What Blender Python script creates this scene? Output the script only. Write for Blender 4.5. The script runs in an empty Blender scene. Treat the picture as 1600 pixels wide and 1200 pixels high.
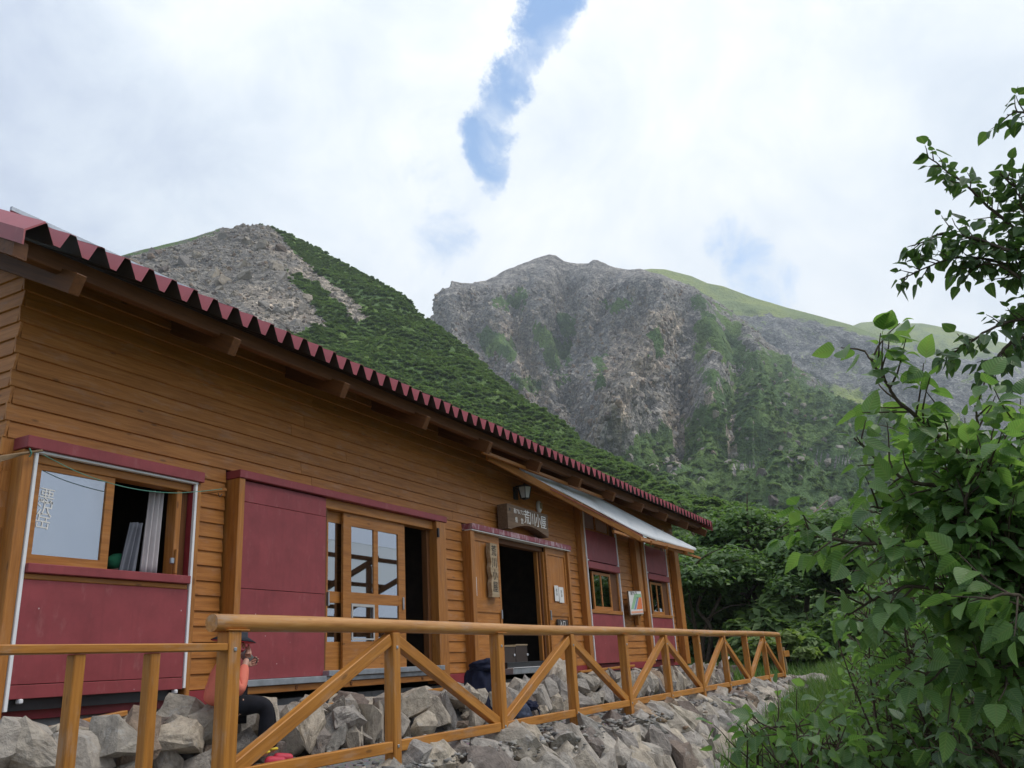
import bpy, bmesh, math, random
import numpy as np
from mathutils import Vector, Matrix

scene = bpy.context.scene
col = scene.collection
rng = np.random.default_rng(7)
random.seed(7)

# ------------------------------------------------------------------ camera
F_PX, YAW, PITCH, ROLL = 1318.2, math.radians(26.6617), math.radians(18.583), math.radians(-3.4845)
EYE = 1.6
fw = np.array([math.cos(YAW)*math.cos(PITCH), math.sin(YAW)*math.cos(PITCH), math.sin(PITCH)])
r0 = np.array([math.sin(YAW), -math.cos(YAW), 0.0]); u0 = np.cross(r0, fw)
cR, sR = math.cos(ROLL), math.sin(ROLL)
RT = cR*r0 + sR*u0
UP = -sR*r0 + cR*u0
CAMP = np.array([0, 0, EYE])
cam_d = bpy.data.cameras.new('camera')
cam_d.sensor_width = 36.0
cam_d.lens = 36.0*F_PX/1600.0
cam_d.clip_start = 0.05
cam_d.clip_end = 20000
cam = bpy.data.objects.new('camera', cam_d); col.objects.link(cam)
cam.matrix_world = Matrix(((RT[0], UP[0], -fw[0], 0), (RT[1], UP[1], -fw[1], 0), (RT[2], UP[2], -fw[2], EYE), (0, 0, 0, 1)))
scene.camera = cam

def ray(x, y):
    return RT*((x-800)/F_PX) + UP*((600-y)/F_PX) + fw
def at(x, y, Y):                                   # world point where the sight line meets the plane Y
    d = ray(x, y); return CAMP + d*(Y/d[1])
def atd(x, y, dist):                               # world point at a horizontal distance
    d = ray(x, y); return CAMP + d*(dist/math.hypot(d[0], d[1]))
def to_px(P):
    q = np.asarray(P) - CAMP
    w = q@fw
    return 800+F_PX*(q@RT)/w, 600-F_PX*(q@UP)/w

# ------------------------------------------------------------------ light and sky
SUN_EL, SUN_AZ = 56.0, -68.0                       # azimuth measured from +X towards +Y
sd = bpy.data.lights.new('sun', 'SUN'); sd.energy = 1.5; sd.angle = math.radians(30); sd.color = (1.0, 0.95, 0.88)
sun = bpy.data.objects.new('sun', sd); col.objects.link(sun)
_d = Vector((math.cos(math.radians(SUN_EL))*math.cos(math.radians(SUN_AZ)), math.cos(math.radians(SUN_EL))*math.sin(math.radians(SUN_AZ)), math.sin(math.radians(SUN_EL))))
sun.rotation_euler = _d.to_track_quat('Z', 'Y').to_euler(); sun.location = (0, -20, 40)

class NT:
    """small node-tree writer"""
    def __init__(s, t): s.t = t; t.nodes.clear()
    def n(s, kind, **kw):
        nd = s.t.nodes.new(kind)
        for k, v in kw.items():
            if k == 'ins':
                for i, val in v.items():
                    if hasattr(val, 'is_output') : s.t.links.new(val, nd.inputs[i])
                    else: nd.inputs[i].default_value = val
            else: setattr(nd, k, v)
        return nd
    def math(s, op, a, b=0.0, clamp=False):
        nd = s.n('ShaderNodeMath', operation=op, use_clamp=clamp, ins={0: a, 1: b}); return nd.outputs[0]
    def mix(s, f, a, b, blend='MIX'):
        nd = s.n('ShaderNodeMix', data_type='RGBA', blend_type=blend)
        for k, v in (('Factor', f), ('A', a), ('B', b)):
            sk = [i for i in nd.inputs if i.name == k and (i.type == 'VALUE' if k == 'Factor' else i.type == 'RGBA')][0]
            if hasattr(v, 'is_output'): s.t.links.new(v, sk)
            else: sk.default_value = v if k == 'Factor' else (*v, 1) if len(v) == 3 else v
        return [o for o in nd.outputs if o.type == 'RGBA'][0]
    def noise(s, vec, scale, detail=4, rough=0.55, dist=0.0):
        nd = s.n('ShaderNodeTexNoise', ins={'Scale': scale, 'Detail': detail, 'Roughness': rough, 'Distortion': dist})
        if vec is not None: s.t.links.new(vec, nd.inputs['Vector'])
        return nd.outputs[0]
    def ramp(s, f, stops):
        nd = s.n('ShaderNodeValToRGB', ins={0: f}); el = nd.color_ramp.elements
        while len(el) < len(stops): el.new(0.5)
        for e, (p, c) in zip(el, stops):
            e.position = p; e.color = (*c, 1) if len(c) == 3 else c
        return nd.outputs[0]
    def smooth(s, v, a, b):
        nd = s.n('ShaderNodeMapRange', interpolation_type='SMOOTHSTEP', ins={0: v, 1: a, 2: b, 3: 0.0, 4: 1.0}); return nd.outputs[0]
    def vec(s, op, a, b=(0, 0, 0)):
        nd = s.n('ShaderNodeVectorMath', operation=op, ins={0: a, 1: b}); return nd.outputs['Value'] if op in ('DOT_PRODUCT', 'LENGTH') else nd.outputs[0]
    def link(s, a, b): s.t.links.new(a, b)

world = bpy.data.worlds.new('World'); scene.world = world; world.use_nodes = True
w = NT(world.node_tree)
out = w.n('ShaderNodeOutputWorld')
sky = w.n('ShaderNodeTexSky', sky_type='NISHITA', sun_disc=False)
sky.sun_elevation = math.radians(SUN_EL); sky.sun_rotation = math.radians(90-SUN_AZ); sky.altitude = 2600; sky.air_density = 1.3; sky.dust_density = 0.3; sky.ozone_density = 2.0
bg1 = w.n('ShaderNodeBackground', ins={0: w.mix(1.0, sky.outputs[0], (.86, 1.06, 1.10), 'MULTIPLY'), 1: 0.15})
tc = w.n('ShaderNodeTexCoord').outputs['Generated']
dirn = w.vec('NORMALIZE', tc)
warp = w.n('ShaderNodeTexNoise', ins={'Vector': dirn, 'Scale': 11.0, 'Detail': 14, 'Roughness': 0.74})
wv = w.vec('SUBTRACT', warp.outputs['Color'], (0.5, 0.5, 0.5))
wv = w.n('ShaderNodeVectorMath', operation='SCALE', ins={0: wv, 3: 0.085}).outputs[0]
dw = w.vec('NORMALIZE', w.vec('ADD', dirn, wv))
gap = None
for (gx, gy, rad, amt) in [(880, -70, 24, 1.0), (870, -12, 24, .98), (858, 22, 23, .95), (845, 50, 20, .92), (832, 76, 17, .86), (814, 102, 16, .80), (797, 128, 19, .90), (781, 154, 18, .86), (768, 182, 17, .84), (757, 212, 21, .95), (751, 238, 19, .92), (758, 262, 17, .80), (764, 284, 12, .66), (1143, 372, 26, .60), (1160, 405, 30, .62), (1200, 436, 30, .5), (690, 372, 32, .5), (692, 325, 30, .42), (676, 270, 28, .38)]:
    c = ray(gx, gy); c = c/np.linalg.norm(c)
    dt = w.vec('DOT_PRODUCT', dw, tuple(c)); ang = rad/F_PX
    m = w.math('MULTIPLY', w.smooth(dt, math.cos(ang*2.5), math.cos(ang*.3)), amt)
    gap = m if gap is None else w.math('MAXIMUM', gap, m)
wisp = w.noise(dirn, 16.0, 13, 0.62, 0.5)
gap = w.smooth(w.math('ADD', gap, w.math('MULTIPLY', w.math('SUBTRACT', wisp, 0.5), 1.25)), 0.26, 1.02)
gap = w.math('MULTIPLY', gap, 0.96)
# scattered breaks over the rest of the sky as well
brk = w.smooth(w.noise(dirn, 2.6, 8, 0.6), 0.66, 0.78)
gap = w.math('MAXIMUM', gap, w.math('MULTIPLY', brk, 0.7))
bn = w.noise(dirn, 2.6, 9, 0.6, 0.4)
bn2 = w.noise(dirn, 6.0, 9, 0.62, 0.8)
br = ray(1010, 210); br = br/np.linalg.norm(br)
glow = w.smooth(w.vec('DOT_PRODUCT', dirn, tuple(br)), 0.62, 0.995)
tone = w.math('ADD', w.math('MULTIPLY', glow, 0.54), w.math('ADD', w.math('MULTIPLY', bn, 0.95), w.math('SUBTRACT', w.math('MULTIPLY', bn2, 0.62), 0.41)))
ccol = w.ramp(tone, [(0.30, (0.33, 0.385, 0.49)), (0.48, (0.42, 0.475, 0.575)), (0.64, (0.54, 0.595, 0.66)), (0.82, (0.66, 0.70, 0.735)), (1.0, (0.78, 0.795, 0.80))])
bg2 = w.n('ShaderNodeBackground', ins={0: ccol, 1: 1.0})
mx = w.n('ShaderNodeMixShader', ins={0: w.math('SUBTRACT', 1.0, gap), 1: bg1.outputs[0], 2: bg2.outputs[0]})
w.link(mx.outputs[0], out.inputs[0])

vs = scene.view_settings
vs.view_transform = 'Standard'; vs.look = 'None'; vs.gamma = 1.0; vs.use_curve_mapping = False
vs.exposure = 0.78
scene.render.engine = 'CYCLES'
scene.cycles.max_bounces = 8
scene.cycles.volume_bounces = 1
HAZE = 0.00021
scene.cycles.transparent_max_bounces = 12

# ------------------------------------------------------------------ noise in numpy
_perm = np.random.default_rng(3).permutation(256); _perm = np.concatenate([_perm, _perm, _perm])
_g = np.random.default_rng(4).normal(size=(256, 3)); _g /= np.linalg.norm(_g, axis=1)[:, None]
def pn(P):
    P = np.asarray(P, float); i = np.floor(P).astype(int); f = P-i
    u = f*f*f*(f*(f*6-15)+10); i &= 255
    def c(a, b, d):
        h = _perm[_perm[_perm[(i[:, 0]+a) & 255]+((i[:, 1]+b) & 255)]+((i[:, 2]+d) & 255)]
        return ((f-np.array([a, b, d]))*_g[h]).sum(1)
    L = lambda a, b, t: a+(b-a)*t
    x0 = L(L(c(0, 0, 0), c(1, 0, 0), u[:, 0]), L(c(0, 1, 0), c(1, 1, 0), u[:, 0]), u[:, 1])
    x1 = L(L(c(0, 0, 1), c(1, 0, 1), u[:, 0]), L(c(0, 1, 1), c(1, 1, 1), u[:, 0]), u[:, 1])
    return L(x0, x1, u[:, 2])*1.5
def fbm(P, o=5, g=0.5):
    s = 0; a = 1.0
    for k in range(o): s = s+a*pn(P*2.0**k+17.3*k); a *= g
    return s
def ridged(P, o=5, g=0.55):
    s = 0; a = 1.0; wgt = 1.0
    for k in range(o):
        n = 1-np.abs(pn(P*2.0**k+9.1*k)); n = n*n*wgt; wgt = np.clip(n*1.6, 0, 1); s = s+a*n; a *= g
    return s
def sstep(x, a, b):
    t = np.clip((x-a)/(b-a), 0, 1); return t*t*(3-2*t)
def in_poly(x, y, poly):
    r = np.zeros(x.shape, bool); n = len(poly)
    for i in range(n):
        (x0, y0), (x1, y1) = poly[i], poly[(i+1) % n]
        if y0 == y1: continue
        c = ((y0 > y) != (y1 > y)) & (x < (x1-x0)*(y-y0)/(y1-y0)+x0); r ^= c
    return r

# ------------------------------------------------------------------ objects helpers
WM = {}
def link(o, parent=None, M=None, kind=None):
    col.objects.link(o)
    M = M or Matrix.Identity(4); WM[o] = M
    if parent is not None:
        o.parent = parent; o.matrix_basis = WM[parent].inverted()@M
    else: o.matrix_basis = M
    if kind: o['kind'] = kind
    return o
def thing(name, label, cat, loc=(0, 0, 0), rz=0.0, group=None):
    o = bpy.data.objects.new(name, None); o.empty_display_size = 0.2
    link(o, None, Matrix.Translation(loc)@Matrix.Rotation(rz, 4, 'Z')); tag(o, label, cat, group); return o
def tag(o, label, cat, group=None):
    o['label'] = label; o['category'] = cat
    if group: o['group'] = group
    return o
def mesh(name, v, f, mat=None, smooth=False):
    me = bpy.data.meshes.new(name); me.from_pydata([tuple(map(float, p)) for p in v], [], [tuple(map(int, q)) for q in f]); 
    if mat: me.materials.append(mat)
    if smooth: me.polygons.foreach_set('use_smooth', [True]*len(me.polygons))
    me.update(); return me
def mesh_np(name, V, Fc, mat=None, smooth=False):
    """V (n,3), Fc (m,k) arrays"""
    me = bpy.data.meshes.new(name); m, k = Fc.shape
    me.vertices.add(len(V)); me.vertices.foreach_set('co', np.ascontiguousarray(V, np.float32).ravel())
    me.loops.add(m*k); me.loops.foreach_set('vertex_index', np.ascontiguousarray(Fc, np.int32).ravel())
    me.polygons.add(m); me.polygons.foreach_set('loop_start', np.arange(0, m*k, k, dtype=np.int32))
    me.polygons.foreach_set('loop_total', np.full(m, k, np.int32))
    if smooth: me.polygons.foreach_set('use_smooth', np.ones(m, bool))
    if mat: me.materials.append(mat)
    me.update(calc_edges=True); me.validate(); return me
def ob(name, me, parent=None, M=None, kind=None):
    return link(bpy.data.objects.new(name, me), parent, M, kind)
def cham(sx, sy, sz, c):
    c = min(c, sx*.3, sy*.3, sz*.3); hx, hy, hz = sx/2, sy/2, sz/2
    bm = bmesh.new(); pts = []
    for a in (-1, 1):
        for b in (-1, 1):
            for d in (-1, 1):
                pts += [(a*hx, b*(hy-c), d*(hz-c)), (a*(hx-c), b*hy, d*(hz-c)), (a*(hx-c), b*(hy-c), d*hz)]
    vs_ = [bm.verts.new(p) for p in pts]
    bmesh.ops.convex_hull(bm, input=vs_); bmesh.ops.dissolve_limit(bm, angle_limit=0.01, verts=bm.verts, edges=bm.edges)
    me = bpy.data.meshes.new('box'); bm.to_mesh(me); bm.free(); return me
_bc = {}
def boxmesh(sx, sy, sz, c, mat):
    k = (round(sx, 4), round(sy, 4), round(sz, 4), c, mat.name)
    if k not in _bc:
        me = cham(sx, sy, sz, c); me.materials.append(mat); _bc[k] = me
    return _bc[k]
AX = {0: Matrix.Identity(4), 1: Matrix(((0, -1, 0, 0), (1, 0, 0, 0), (0, 0, 1, 0), (0, 0, 0, 1))), 2: Matrix(((0, 0, -1, 0), (0, 1, 0, 0), (1, 0, 0, 0), (0, 0, 0, 1)))}
def wbox(name, mat, parent, lo, hi, c=0.006, tilt=0.0):
    """axis aligned bar between two corners; its local X runs along the longest side"""
    lo, hi = np.array(lo, float), np.array(hi, float); lo, hi = np.minimum(lo, hi), np.maximum(lo, hi)
    s = hi-lo; k = int(np.argmax(s)); ctr = (lo+hi)/2
    if k == 0: d = (s[0], s[1], s[2])
    elif k == 1: d = (s[1], s[0], s[2])
    else: d = (s[2], s[1], s[0])
    M = Matrix.Translation(ctr)@AX[k]
    if tilt: M = M@Matrix.Rotation(tilt, 4, 'X')
    return ob(name, boxmesh(*d, c, mat), parent, M)
def beam(name, mat, parent, p, q, wd, ht, c=0.006, up=(0, 0, 1)):
    p, q = Vector(p), Vector(q); x = (q-p).normalized(); y = Vector(up).cross(x).normalized(); z = x.cross(y)
    M = Matrix.Translation((p+q)/2)@Matrix((x, y, z)).transposed().to_4x4()
    return ob(name, boxmesh((q-p).length, wd, ht, c, mat), parent, M)
def tube_np(P, R, n=6):
    P = np.asarray(P, float); R = np.asarray(R, float)
    R = np.full(len(P), float(R)) if R.ndim == 0 else np.interp(np.linspace(0, 1, len(P)), np.linspace(0, 1, len(R)), R)
    T = np.gradient(P, axis=0); T /= np.linalg.norm(T, axis=1)[:, None]+1e-9
    a = np.array([0, 0, 1.0]) if abs(T[0, 2]) < .9 else np.array([1.0, 0, 0])
    A = np.cross(T, a); A /= np.linalg.norm(A, axis=1)[:, None]+1e-9; B = np.cross(T, A)
    th = np.arange(n)*2*math.pi/n
    V = P[:, None]+R[:, None, None]*(np.cos(th)[None, :, None]*A[:, None]+np.sin(th)[None, :, None]*B[:, None])
    m = len(P); V = V.reshape(-1, 3); i = np.arange(m-1)[:, None]*n; j = np.arange(n)[None]; j2 = (j+1) % n
    Fq = np.stack([i+j, i+j2, i+n+j2, i+n+j], -1).reshape(-1, 4); return V, Fq
def tubes(name, lst, mat, parent=None, smooth=True, kind=None, M=None, n=6):
    Vs, Fs, o = [], [], 0
    for P, R in lst:
        V, Fq = tube_np(P, R, n); Vs.append(V); Fs.append(Fq+o); o += len(V)
    V = np.concatenate(Vs)
    if M is not None or parent is not None:
        Mi = np.array((M or WM[parent]).inverted()); V = V@Mi[:3, :3].T+Mi[:3, 3]
    return ob(name, mesh_np(name, V, np.concatenate(Fs), mat, smooth), parent, M or (WM[parent] if parent else None), kind)
def spline(pts, n=12):
    P = np.asarray(pts, float)
    if len(P) == 2: return P[0]+(P[1]-P[0])*np.linspace(0, 1, n)[:, None]
    Q = np.vstack([2*P[0]-P[1], P, 2*P[-1]-P[-2]]); o = []
    for i in range(1, len(Q)-2):
        t = np.linspace(0, 1, n, endpoint=(i == len(Q)-3))[:, None]; a, b, c, d = Q[i-1:i+3]
        o.append(.5*(2*b+(c-a)*t+(2*a-5*b+4*c-d)*t*t+(3*b-a-3*c+d)*t**3))
    return np.vstack(o)
def lathe(prof, n=16):
    V = []; Fq = []
    for r, z in prof:
        for k in range(n): a = 2*math.pi*k/n; V.append((r*math.cos(a), r*math.sin(a), z))
    for i in range(len(prof)-1):
        for k in range(n): Fq.append((i*n+k, i*n+(k+1) % n, (i+1)*n+(k+1) % n, (i+1)*n+k))
    Fq.append(tuple(reversed(range(n)))); Fq.append(tuple(range((len(prof)-1)*n, len(prof)*n))); return V, Fq

# ------------------------------------------------------------------ materials
def new_mat(name):
    m = bpy.data.materials.new(name); m.use_nodes = True; t = NT(m.node_tree)
    o = t.n('ShaderNodeOutputMaterial'); b = t.n('ShaderNodeBsdfPrincipled'); t.link(b.outputs[0], o.inputs[0]); return m, t, b, o
def objvec(t, scale=(1, 1, 1), shift=True):
    c = t.n('ShaderNodeTexCoord').outputs['Object']
    if shift:
        r = t.n('ShaderNodeObjectInfo').outputs['Random']
        cb = t.n('ShaderNodeCombineXYZ', ins={0: t.math('MULTIPLY', r, 37.0), 1: t.math('MULTIPLY', r, 91.0), 2: t.math('MULTIPLY', r, 53.0)})
        c = t.vec('ADD', c, cb.outputs[0])
    mp = t.n('ShaderNodeMapping', ins={0: c, 3: scale}); return mp.outputs[0]
def bump(t, b, h, strength=0.3, dist=0.01):
    nd = t.n('ShaderNodeBump', ins={'Height': h, 'Strength': strength, 'Distance': dist}); t.link(nd.outputs[0], b.inputs['Normal'])
def wood(name, c0, c1, c2, rough=0.55, weather=0.0, spec=0.35):
    m, t, b, o = new_mat(name)
    v = objvec(t, (0.9, 14, 14)); v2 = objvec(t, (0.35, 2.0, 2.0)); v3 = objvec(t, (3, 60, 60))
    g = t.noise(v, 2.2, 6, 0.6, 0.6); g2 = t.noise(v2, 2.0, 4, 0.6, 0.3); g3 = t.noise(v3, 1.5, 3, 0.6)
    k = t.n('ShaderNodeTexVoronoi', ins={'Vector': objvec(t, (1.6, 5.0, 5.0)), 'Scale': 1.3}).outputs['Distance']
    knot = t.math('SUBTRACT', 1.0, t.smooth(k, 0.05, 0.12))
    cc = t.ramp(g, [(0.25, c0), (0.52, c1), (0.78, c2)])
    rnd = t.n('ShaderNodeObjectInfo').outputs['Random']
    hs = t.n('ShaderNodeHueSaturation', ins={'Hue': 0.5, 'Saturation': 1.0, 'Value': t.math('ADD', 0.80, t.math('MULTIPLY', t.math('ADD', g2, t.math('MULTIPLY', rnd, 0.35)), 0.33)), 'Color': cc})
    cc = t.mix(t.math('MULTIPLY', knot, 0.6), hs.outputs[0], tuple(x*.35 for x in c0))
    if weather:
        wn = t.smooth(t.noise(objvec(t, (1.2, 4, 4)), 2.4, 8, 0.7), 0.5, 0.72)
        cc = t.mix(t.math('MULTIPLY', wn, weather), cc, (0.42, 0.33, 0.26))
    t.link(cc, b.inputs['Base Color']); b.inputs['Roughness'].default_value = rough; b.inputs['Specular IOR Level'].default_value = spec
    bump(t, b, t.math('ADD', g, t.math('MULTIPLY', g3, 0.5)), 0.25, 0.004); return m
def plain(name, c, rough=0.5, metal=0.0, var=0.12, scale=6.0, spec=0.5, bmp=0.0, dirt=None, specks=False):
    m, t, b, o = new_mat(name)
    n = t.noise(objvec(t), scale, 6, 0.6)
    cc = t.mix(1.0, t.ramp(n, [(0.3, tuple(x*(1-var) for x in c)), (0.7, tuple(min(1, x*(1+var)) for x in c))]), (1, 1, 1), 'MULTIPLY')
    if dirt:
        dn = t.smooth(t.noise(objvec(t, (3, 3, 1.2)), 3.1, 9, 0.7), dirt[1], dirt[1]+0.16)
        cc = t.mix(t.math('MULTIPLY', dn, dirt[2]), cc, dirt[0])
    if specks:
        sk = t.n('ShaderNodeTexVoronoi', ins={'Vector': objvec(t), 'Scale': 4.5}).outputs['Distance']
        cc = t.mix(t.math('MULTIPLY', t.math('SUBTRACT', 1.0, t.smooth(sk, .022, .04)), .8), cc, (.62, .50, .48))
        stn = t.smooth(t.noise(objvec(t, (9, 9, .9)), 2.0, 6, .6), .5, .72); cc = t.mix(t.math('MULTIPLY', stn, .22), cc, tuple(x*.6 for x in c))
    t.link(cc, b.inputs['Base Color']); b.inputs['Roughness'].default_value = rough; b.inputs['Metallic'].default_value = metal; b.inputs['Specular IOR Level'].default_value = spec
    if bmp: bump(t, b, n, bmp, 0.01)
    return m
M = {}
M['plank'] = wood('plank_wood', (0.25, 0.090, 0.016), (0.40, 0.153, 0.030), (0.49, 0.215, 0.054), 0.52, 0.22)
M['trim'] = wood('trim_wood', (0.235, 0.088, 0.016), (0.38, 0.148, 0.029), (0.47, 0.205, 0.046), 0.48, 0.15)
M['rail'] = wood('rail_wood', (0.27, 0.102, 0.015), (0.44, 0.178, 0.028), (0.53, 0.24, 0.048), 0.5, 0.38)
M['log'] = wood('log_wood', (0.31, 0.13, 0.035), (0.47, 0.22, 0.06), (0.56, 0.31, 0.12), 0.42, 0.6)
M['dark_wood'] = wood('under_eave_wood', (0.085, 0.030, 0.009), (0.14, 0.052, 0.014), (0.19, 0.075, 0.021), 0.6)  # eave shade on purlin and rafters is put into this darker wood
M['old_wood'] = wood('weathered_board', (0.10, 0.06, 0.035), (0.17, 0.105, 0.06), (0.24, 0.16, 0.10), 0.65)
M['pale_board'] = wood('pale_board', (0.22, 0.15, 0.08), (0.34, 0.25, 0.15), (0.42, 0.33, 0.22), 0.6)
M['red'] = plain('maroon_sheet', (0.265, 0.050, 0.055), 0.5, 0, 0.16, 4, 0.35, 0.06, ((0.36, 0.14, 0.13), 0.55, 0.40), True)
M['skirt'] = plain('red_skirting', (0.27, 0.032, 0.040), 0.42, 0, 0.14, 5, 0.45, 0.05, ((0.38, 0.16, 0.13), 0.6, 0.4), True)
M['faded'] = plain('faded_red_paint', (0.26, 0.07, 0.085), 0.6, 0, 0.15, 9, 0.3, 0.1, ((0.55, 0.42, 0.44), 0.47, 0.85))
M['roof'] = plain('red_roof_steel', (0.34, 0.068, 0.075), 0.42, 0, 0.12, 3, 0.5, 0.04, ((0.42, 0.18, 0.16), 0.57, 0.4))
M['white'] = plain('white_paint', (0.78, 0.78, 0.78), 0.45, 0, 0.05)
M['sheet'] = plain('white_awning_sheet', (0.80, 0.83, 0.86), 0.45, 0, 0.05, 2.0)
M['steel'] = plain('galvanised_steel', (0.42, 0.45, 0.48), 0.38, 0.75, 0.25, 6, 0.5, 0.1, ((0.25, 0.16, 0.12), 0.6, 0.4))
M['concrete'] = plain('concrete', (0.26, 0.27, 0.27), 0.9, 0, 0.2, 5, 0.2, 0.2, ((0.12, 0.125, 0.12), 0.52, 0.6))
M['black'] = plain('black_metal', (0.018, 0.018, 0.02), 0.4, 0, 0.2)
M['frost'] = plain('frosted_glass', (0.55, 0.58, 0.60), 0.25, 0, 0.05)
M['interior'] = plain('shade_tinted_interior_boards', (0.06, 0.04, 0.028), 0.8, 0, 0.3)  # dimness of the rooms is put into this dark board colour
M['curtain'] = plain('pale_curtain', (0.62, 0.58, 0.58), 0.85, 0, 0.08)
M['grey_cloth'] = plain('grey_curtain', (0.22, 0.23, 0.26), 0.9, 0, 0.1)
M['cord'] = plain('green_cord', (0.10, 0.30, 0.22), 0.6)
M['stick'] = plain('dry_stick', (0.26, 0.17, 0.09), 0.8, 0, 0.3)
M['ink'] = plain('black_ink', (0.02, 0.02, 0.02), 0.7)
M['chalk'] = plain('white_lettering', (0.82, 0.80, 0.76), 0.6)
M['paper'] = plain('white_paper', (0.72, 0.71, 0.68), 0.7, 0, 0.1)
M['navy'] = plain('navy_cloth', (0.012, 0.015, 0.035), 0.8, 0, 0.3, 20, 0.2, 0.2)
M['blue_grey'] = plain('blue_grey_cloth', (0.07, 0.085, 0.13), 0.8, 0, 0.3, 20, 0.2, 0.2)
M['trouser'] = plain('dark_trousers', (0.012, 0.012, 0.016), 0.85, 0, 0.3, 12, 0.2, 0.1)
M['coral'] = plain('coral_jacket', (0.66, 0.18, 0.12), 0.75, 0, 0.1, 10, 0.2, 0.15)
M['skin'] = plain('skin', (0.50, 0.27, 0.19), 0.5, 0, 0.06)
M['hat'] = plain('hat_cloth', (0.022, 0.025, 0.035), 0.85, 0, 0.2)
M['pink'] = plain('pink_shoe', (0.55, 0.03, 0.06), 0.6, 0, 0.1)
M['yellow'] = plain('yellow_cuff', (0.75, 0.55, 0.03), 0.6, 0, 0.1)
M['hair'] = plain('dark_hair', (0.012, 0.01, 0.009), 0.5)
M['bandana'] = plain('green_bandana', (0.05, 0.33, 0.16), 0.8)
M['crate'] = plain('dark_crate', (0.05, 0.035, 0.028), 0.7)
M['plastic'] = plain('white_plastic', (0.6, 0.63, 0.65), 0.4)
def glass(name, tint, refl=0.10):
    m, t, b, o = new_mat(name)
    fr = t.n('ShaderNodeFresnel', ins={'IOR': 1.6}).outputs[0]
    tr = t.n('ShaderNodeBsdfTransparent', ins={0: (*tint, 1)}); gl = t.n('ShaderNodeBsdfGlossy', ins={0: (0.95, 0.97, 1, 1), 1: 0.015})
    mxn = t.n('ShaderNodeMixShader', ins={0: t.math('ADD', t.math('MULTIPLY', fr, 1.6), refl, True), 1: tr.outputs[0], 2: gl.outputs[0]})
    t.link(mxn.outputs[0], o.inputs[0]); return m
def _clear_sheet():
    m, t, b, o = new_mat('translucent_sheet'); b.inputs['Base Color'].default_value = (.75, .78, .8, 1)
    tl = t.n('ShaderNodeBsdfTranslucent', ins={0: (.85, .88, .9, 1)}); mxn = t.n('ShaderNodeMixShader', ins={0: .75, 1: b.outputs[0], 2: tl.outputs[0]}); t.link(mxn.outputs[0], o.inputs[0]); return m
M['clear_sheet'] = _clear_sheet(); M['sheet'] = M['clear_sheet'].copy(); M['sheet'].name = 'white_awning_sheet'; _n = M['sheet'].node_tree.nodes
for _k in _n:
    if _k.type == 'BSDF_PRINCIPLED': _k.inputs['Base Color'].default_value = (.88, .89, .90, 1)
    if _k.type == 'MIX_SHADER': _k.inputs[0].default_value = .04
M['grey_trim'] = plain('pale_grey_trim', (0.42, 0.41, 0.39), .6)
M['glass'] = glass('window_glass', (0.55, 0.58, 0.6), 0.38)
M['glass2'] = glass('clear_glass', (0.7, 0.74, 0.74), 0.12)
def stone_mat(name, light=1.0):
    m, t, b, o = new_mat(name)
    v = objvec(t); r = t.n('ShaderNodeObjectInfo').outputs['Random']
    base = t.ramp(r, [(0.0, (0.24, 0.235, 0.225)), (0.2, (0.39, 0.345, 0.285)), (0.4, (0.29, 0.28, 0.275)), (0.6, (0.43, 0.385, 0.32)), (0.78, (0.33, 0.315, 0.30)), (0.9, (0.16, 0.135, 0.125)), (1.0, (0.33, 0.25, 0.18))])
    n1 = t.noise(v, 5, 9, 0.65, 0.3); n2 = t.noise(v, 24, 6, 0.65)
    cc = t.mix(1.0, base, t.ramp(n1, [(0.28, (0.60*light, 0.57*light, 0.53*light)), (0.5, (1.08*light, 1.03*light, .96*light)), (0.74, (1.5*light, 1.42*light, 1.3*light))]), 'MULTIPLY')
    li = t.smooth(t.noise(v, 3.2, 7, 0.7), 0.56, 0.66)
    cc = t.mix(t.math('MULTIPLY', li, 0.5), cc, (0.44, 0.42, 0.39))
    ru = t.smooth(t.noise(t.vec('ADD', v, (3.3, 1, 7)), 2.7, 7, 0.65), 0.62, 0.72)
    cc = t.mix(t.math('MULTIPLY', ru, 0.45), cc, (0.24, 0.15, 0.09))
    t.link(cc, b.inputs['Base Color']); b.inputs['Roughness'].default_value = 0.88; b.inputs['Specular IOR Level'].default_value = 0.25
    bump(t, b, t.math('ADD', n1, t.math('MULTIPLY', n2, 0.5)), 0.75, 0.035); return m
M['stone'] = stone_mat('wall_stone'); M['scree'] = stone_mat('scree_stone', .76)
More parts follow.
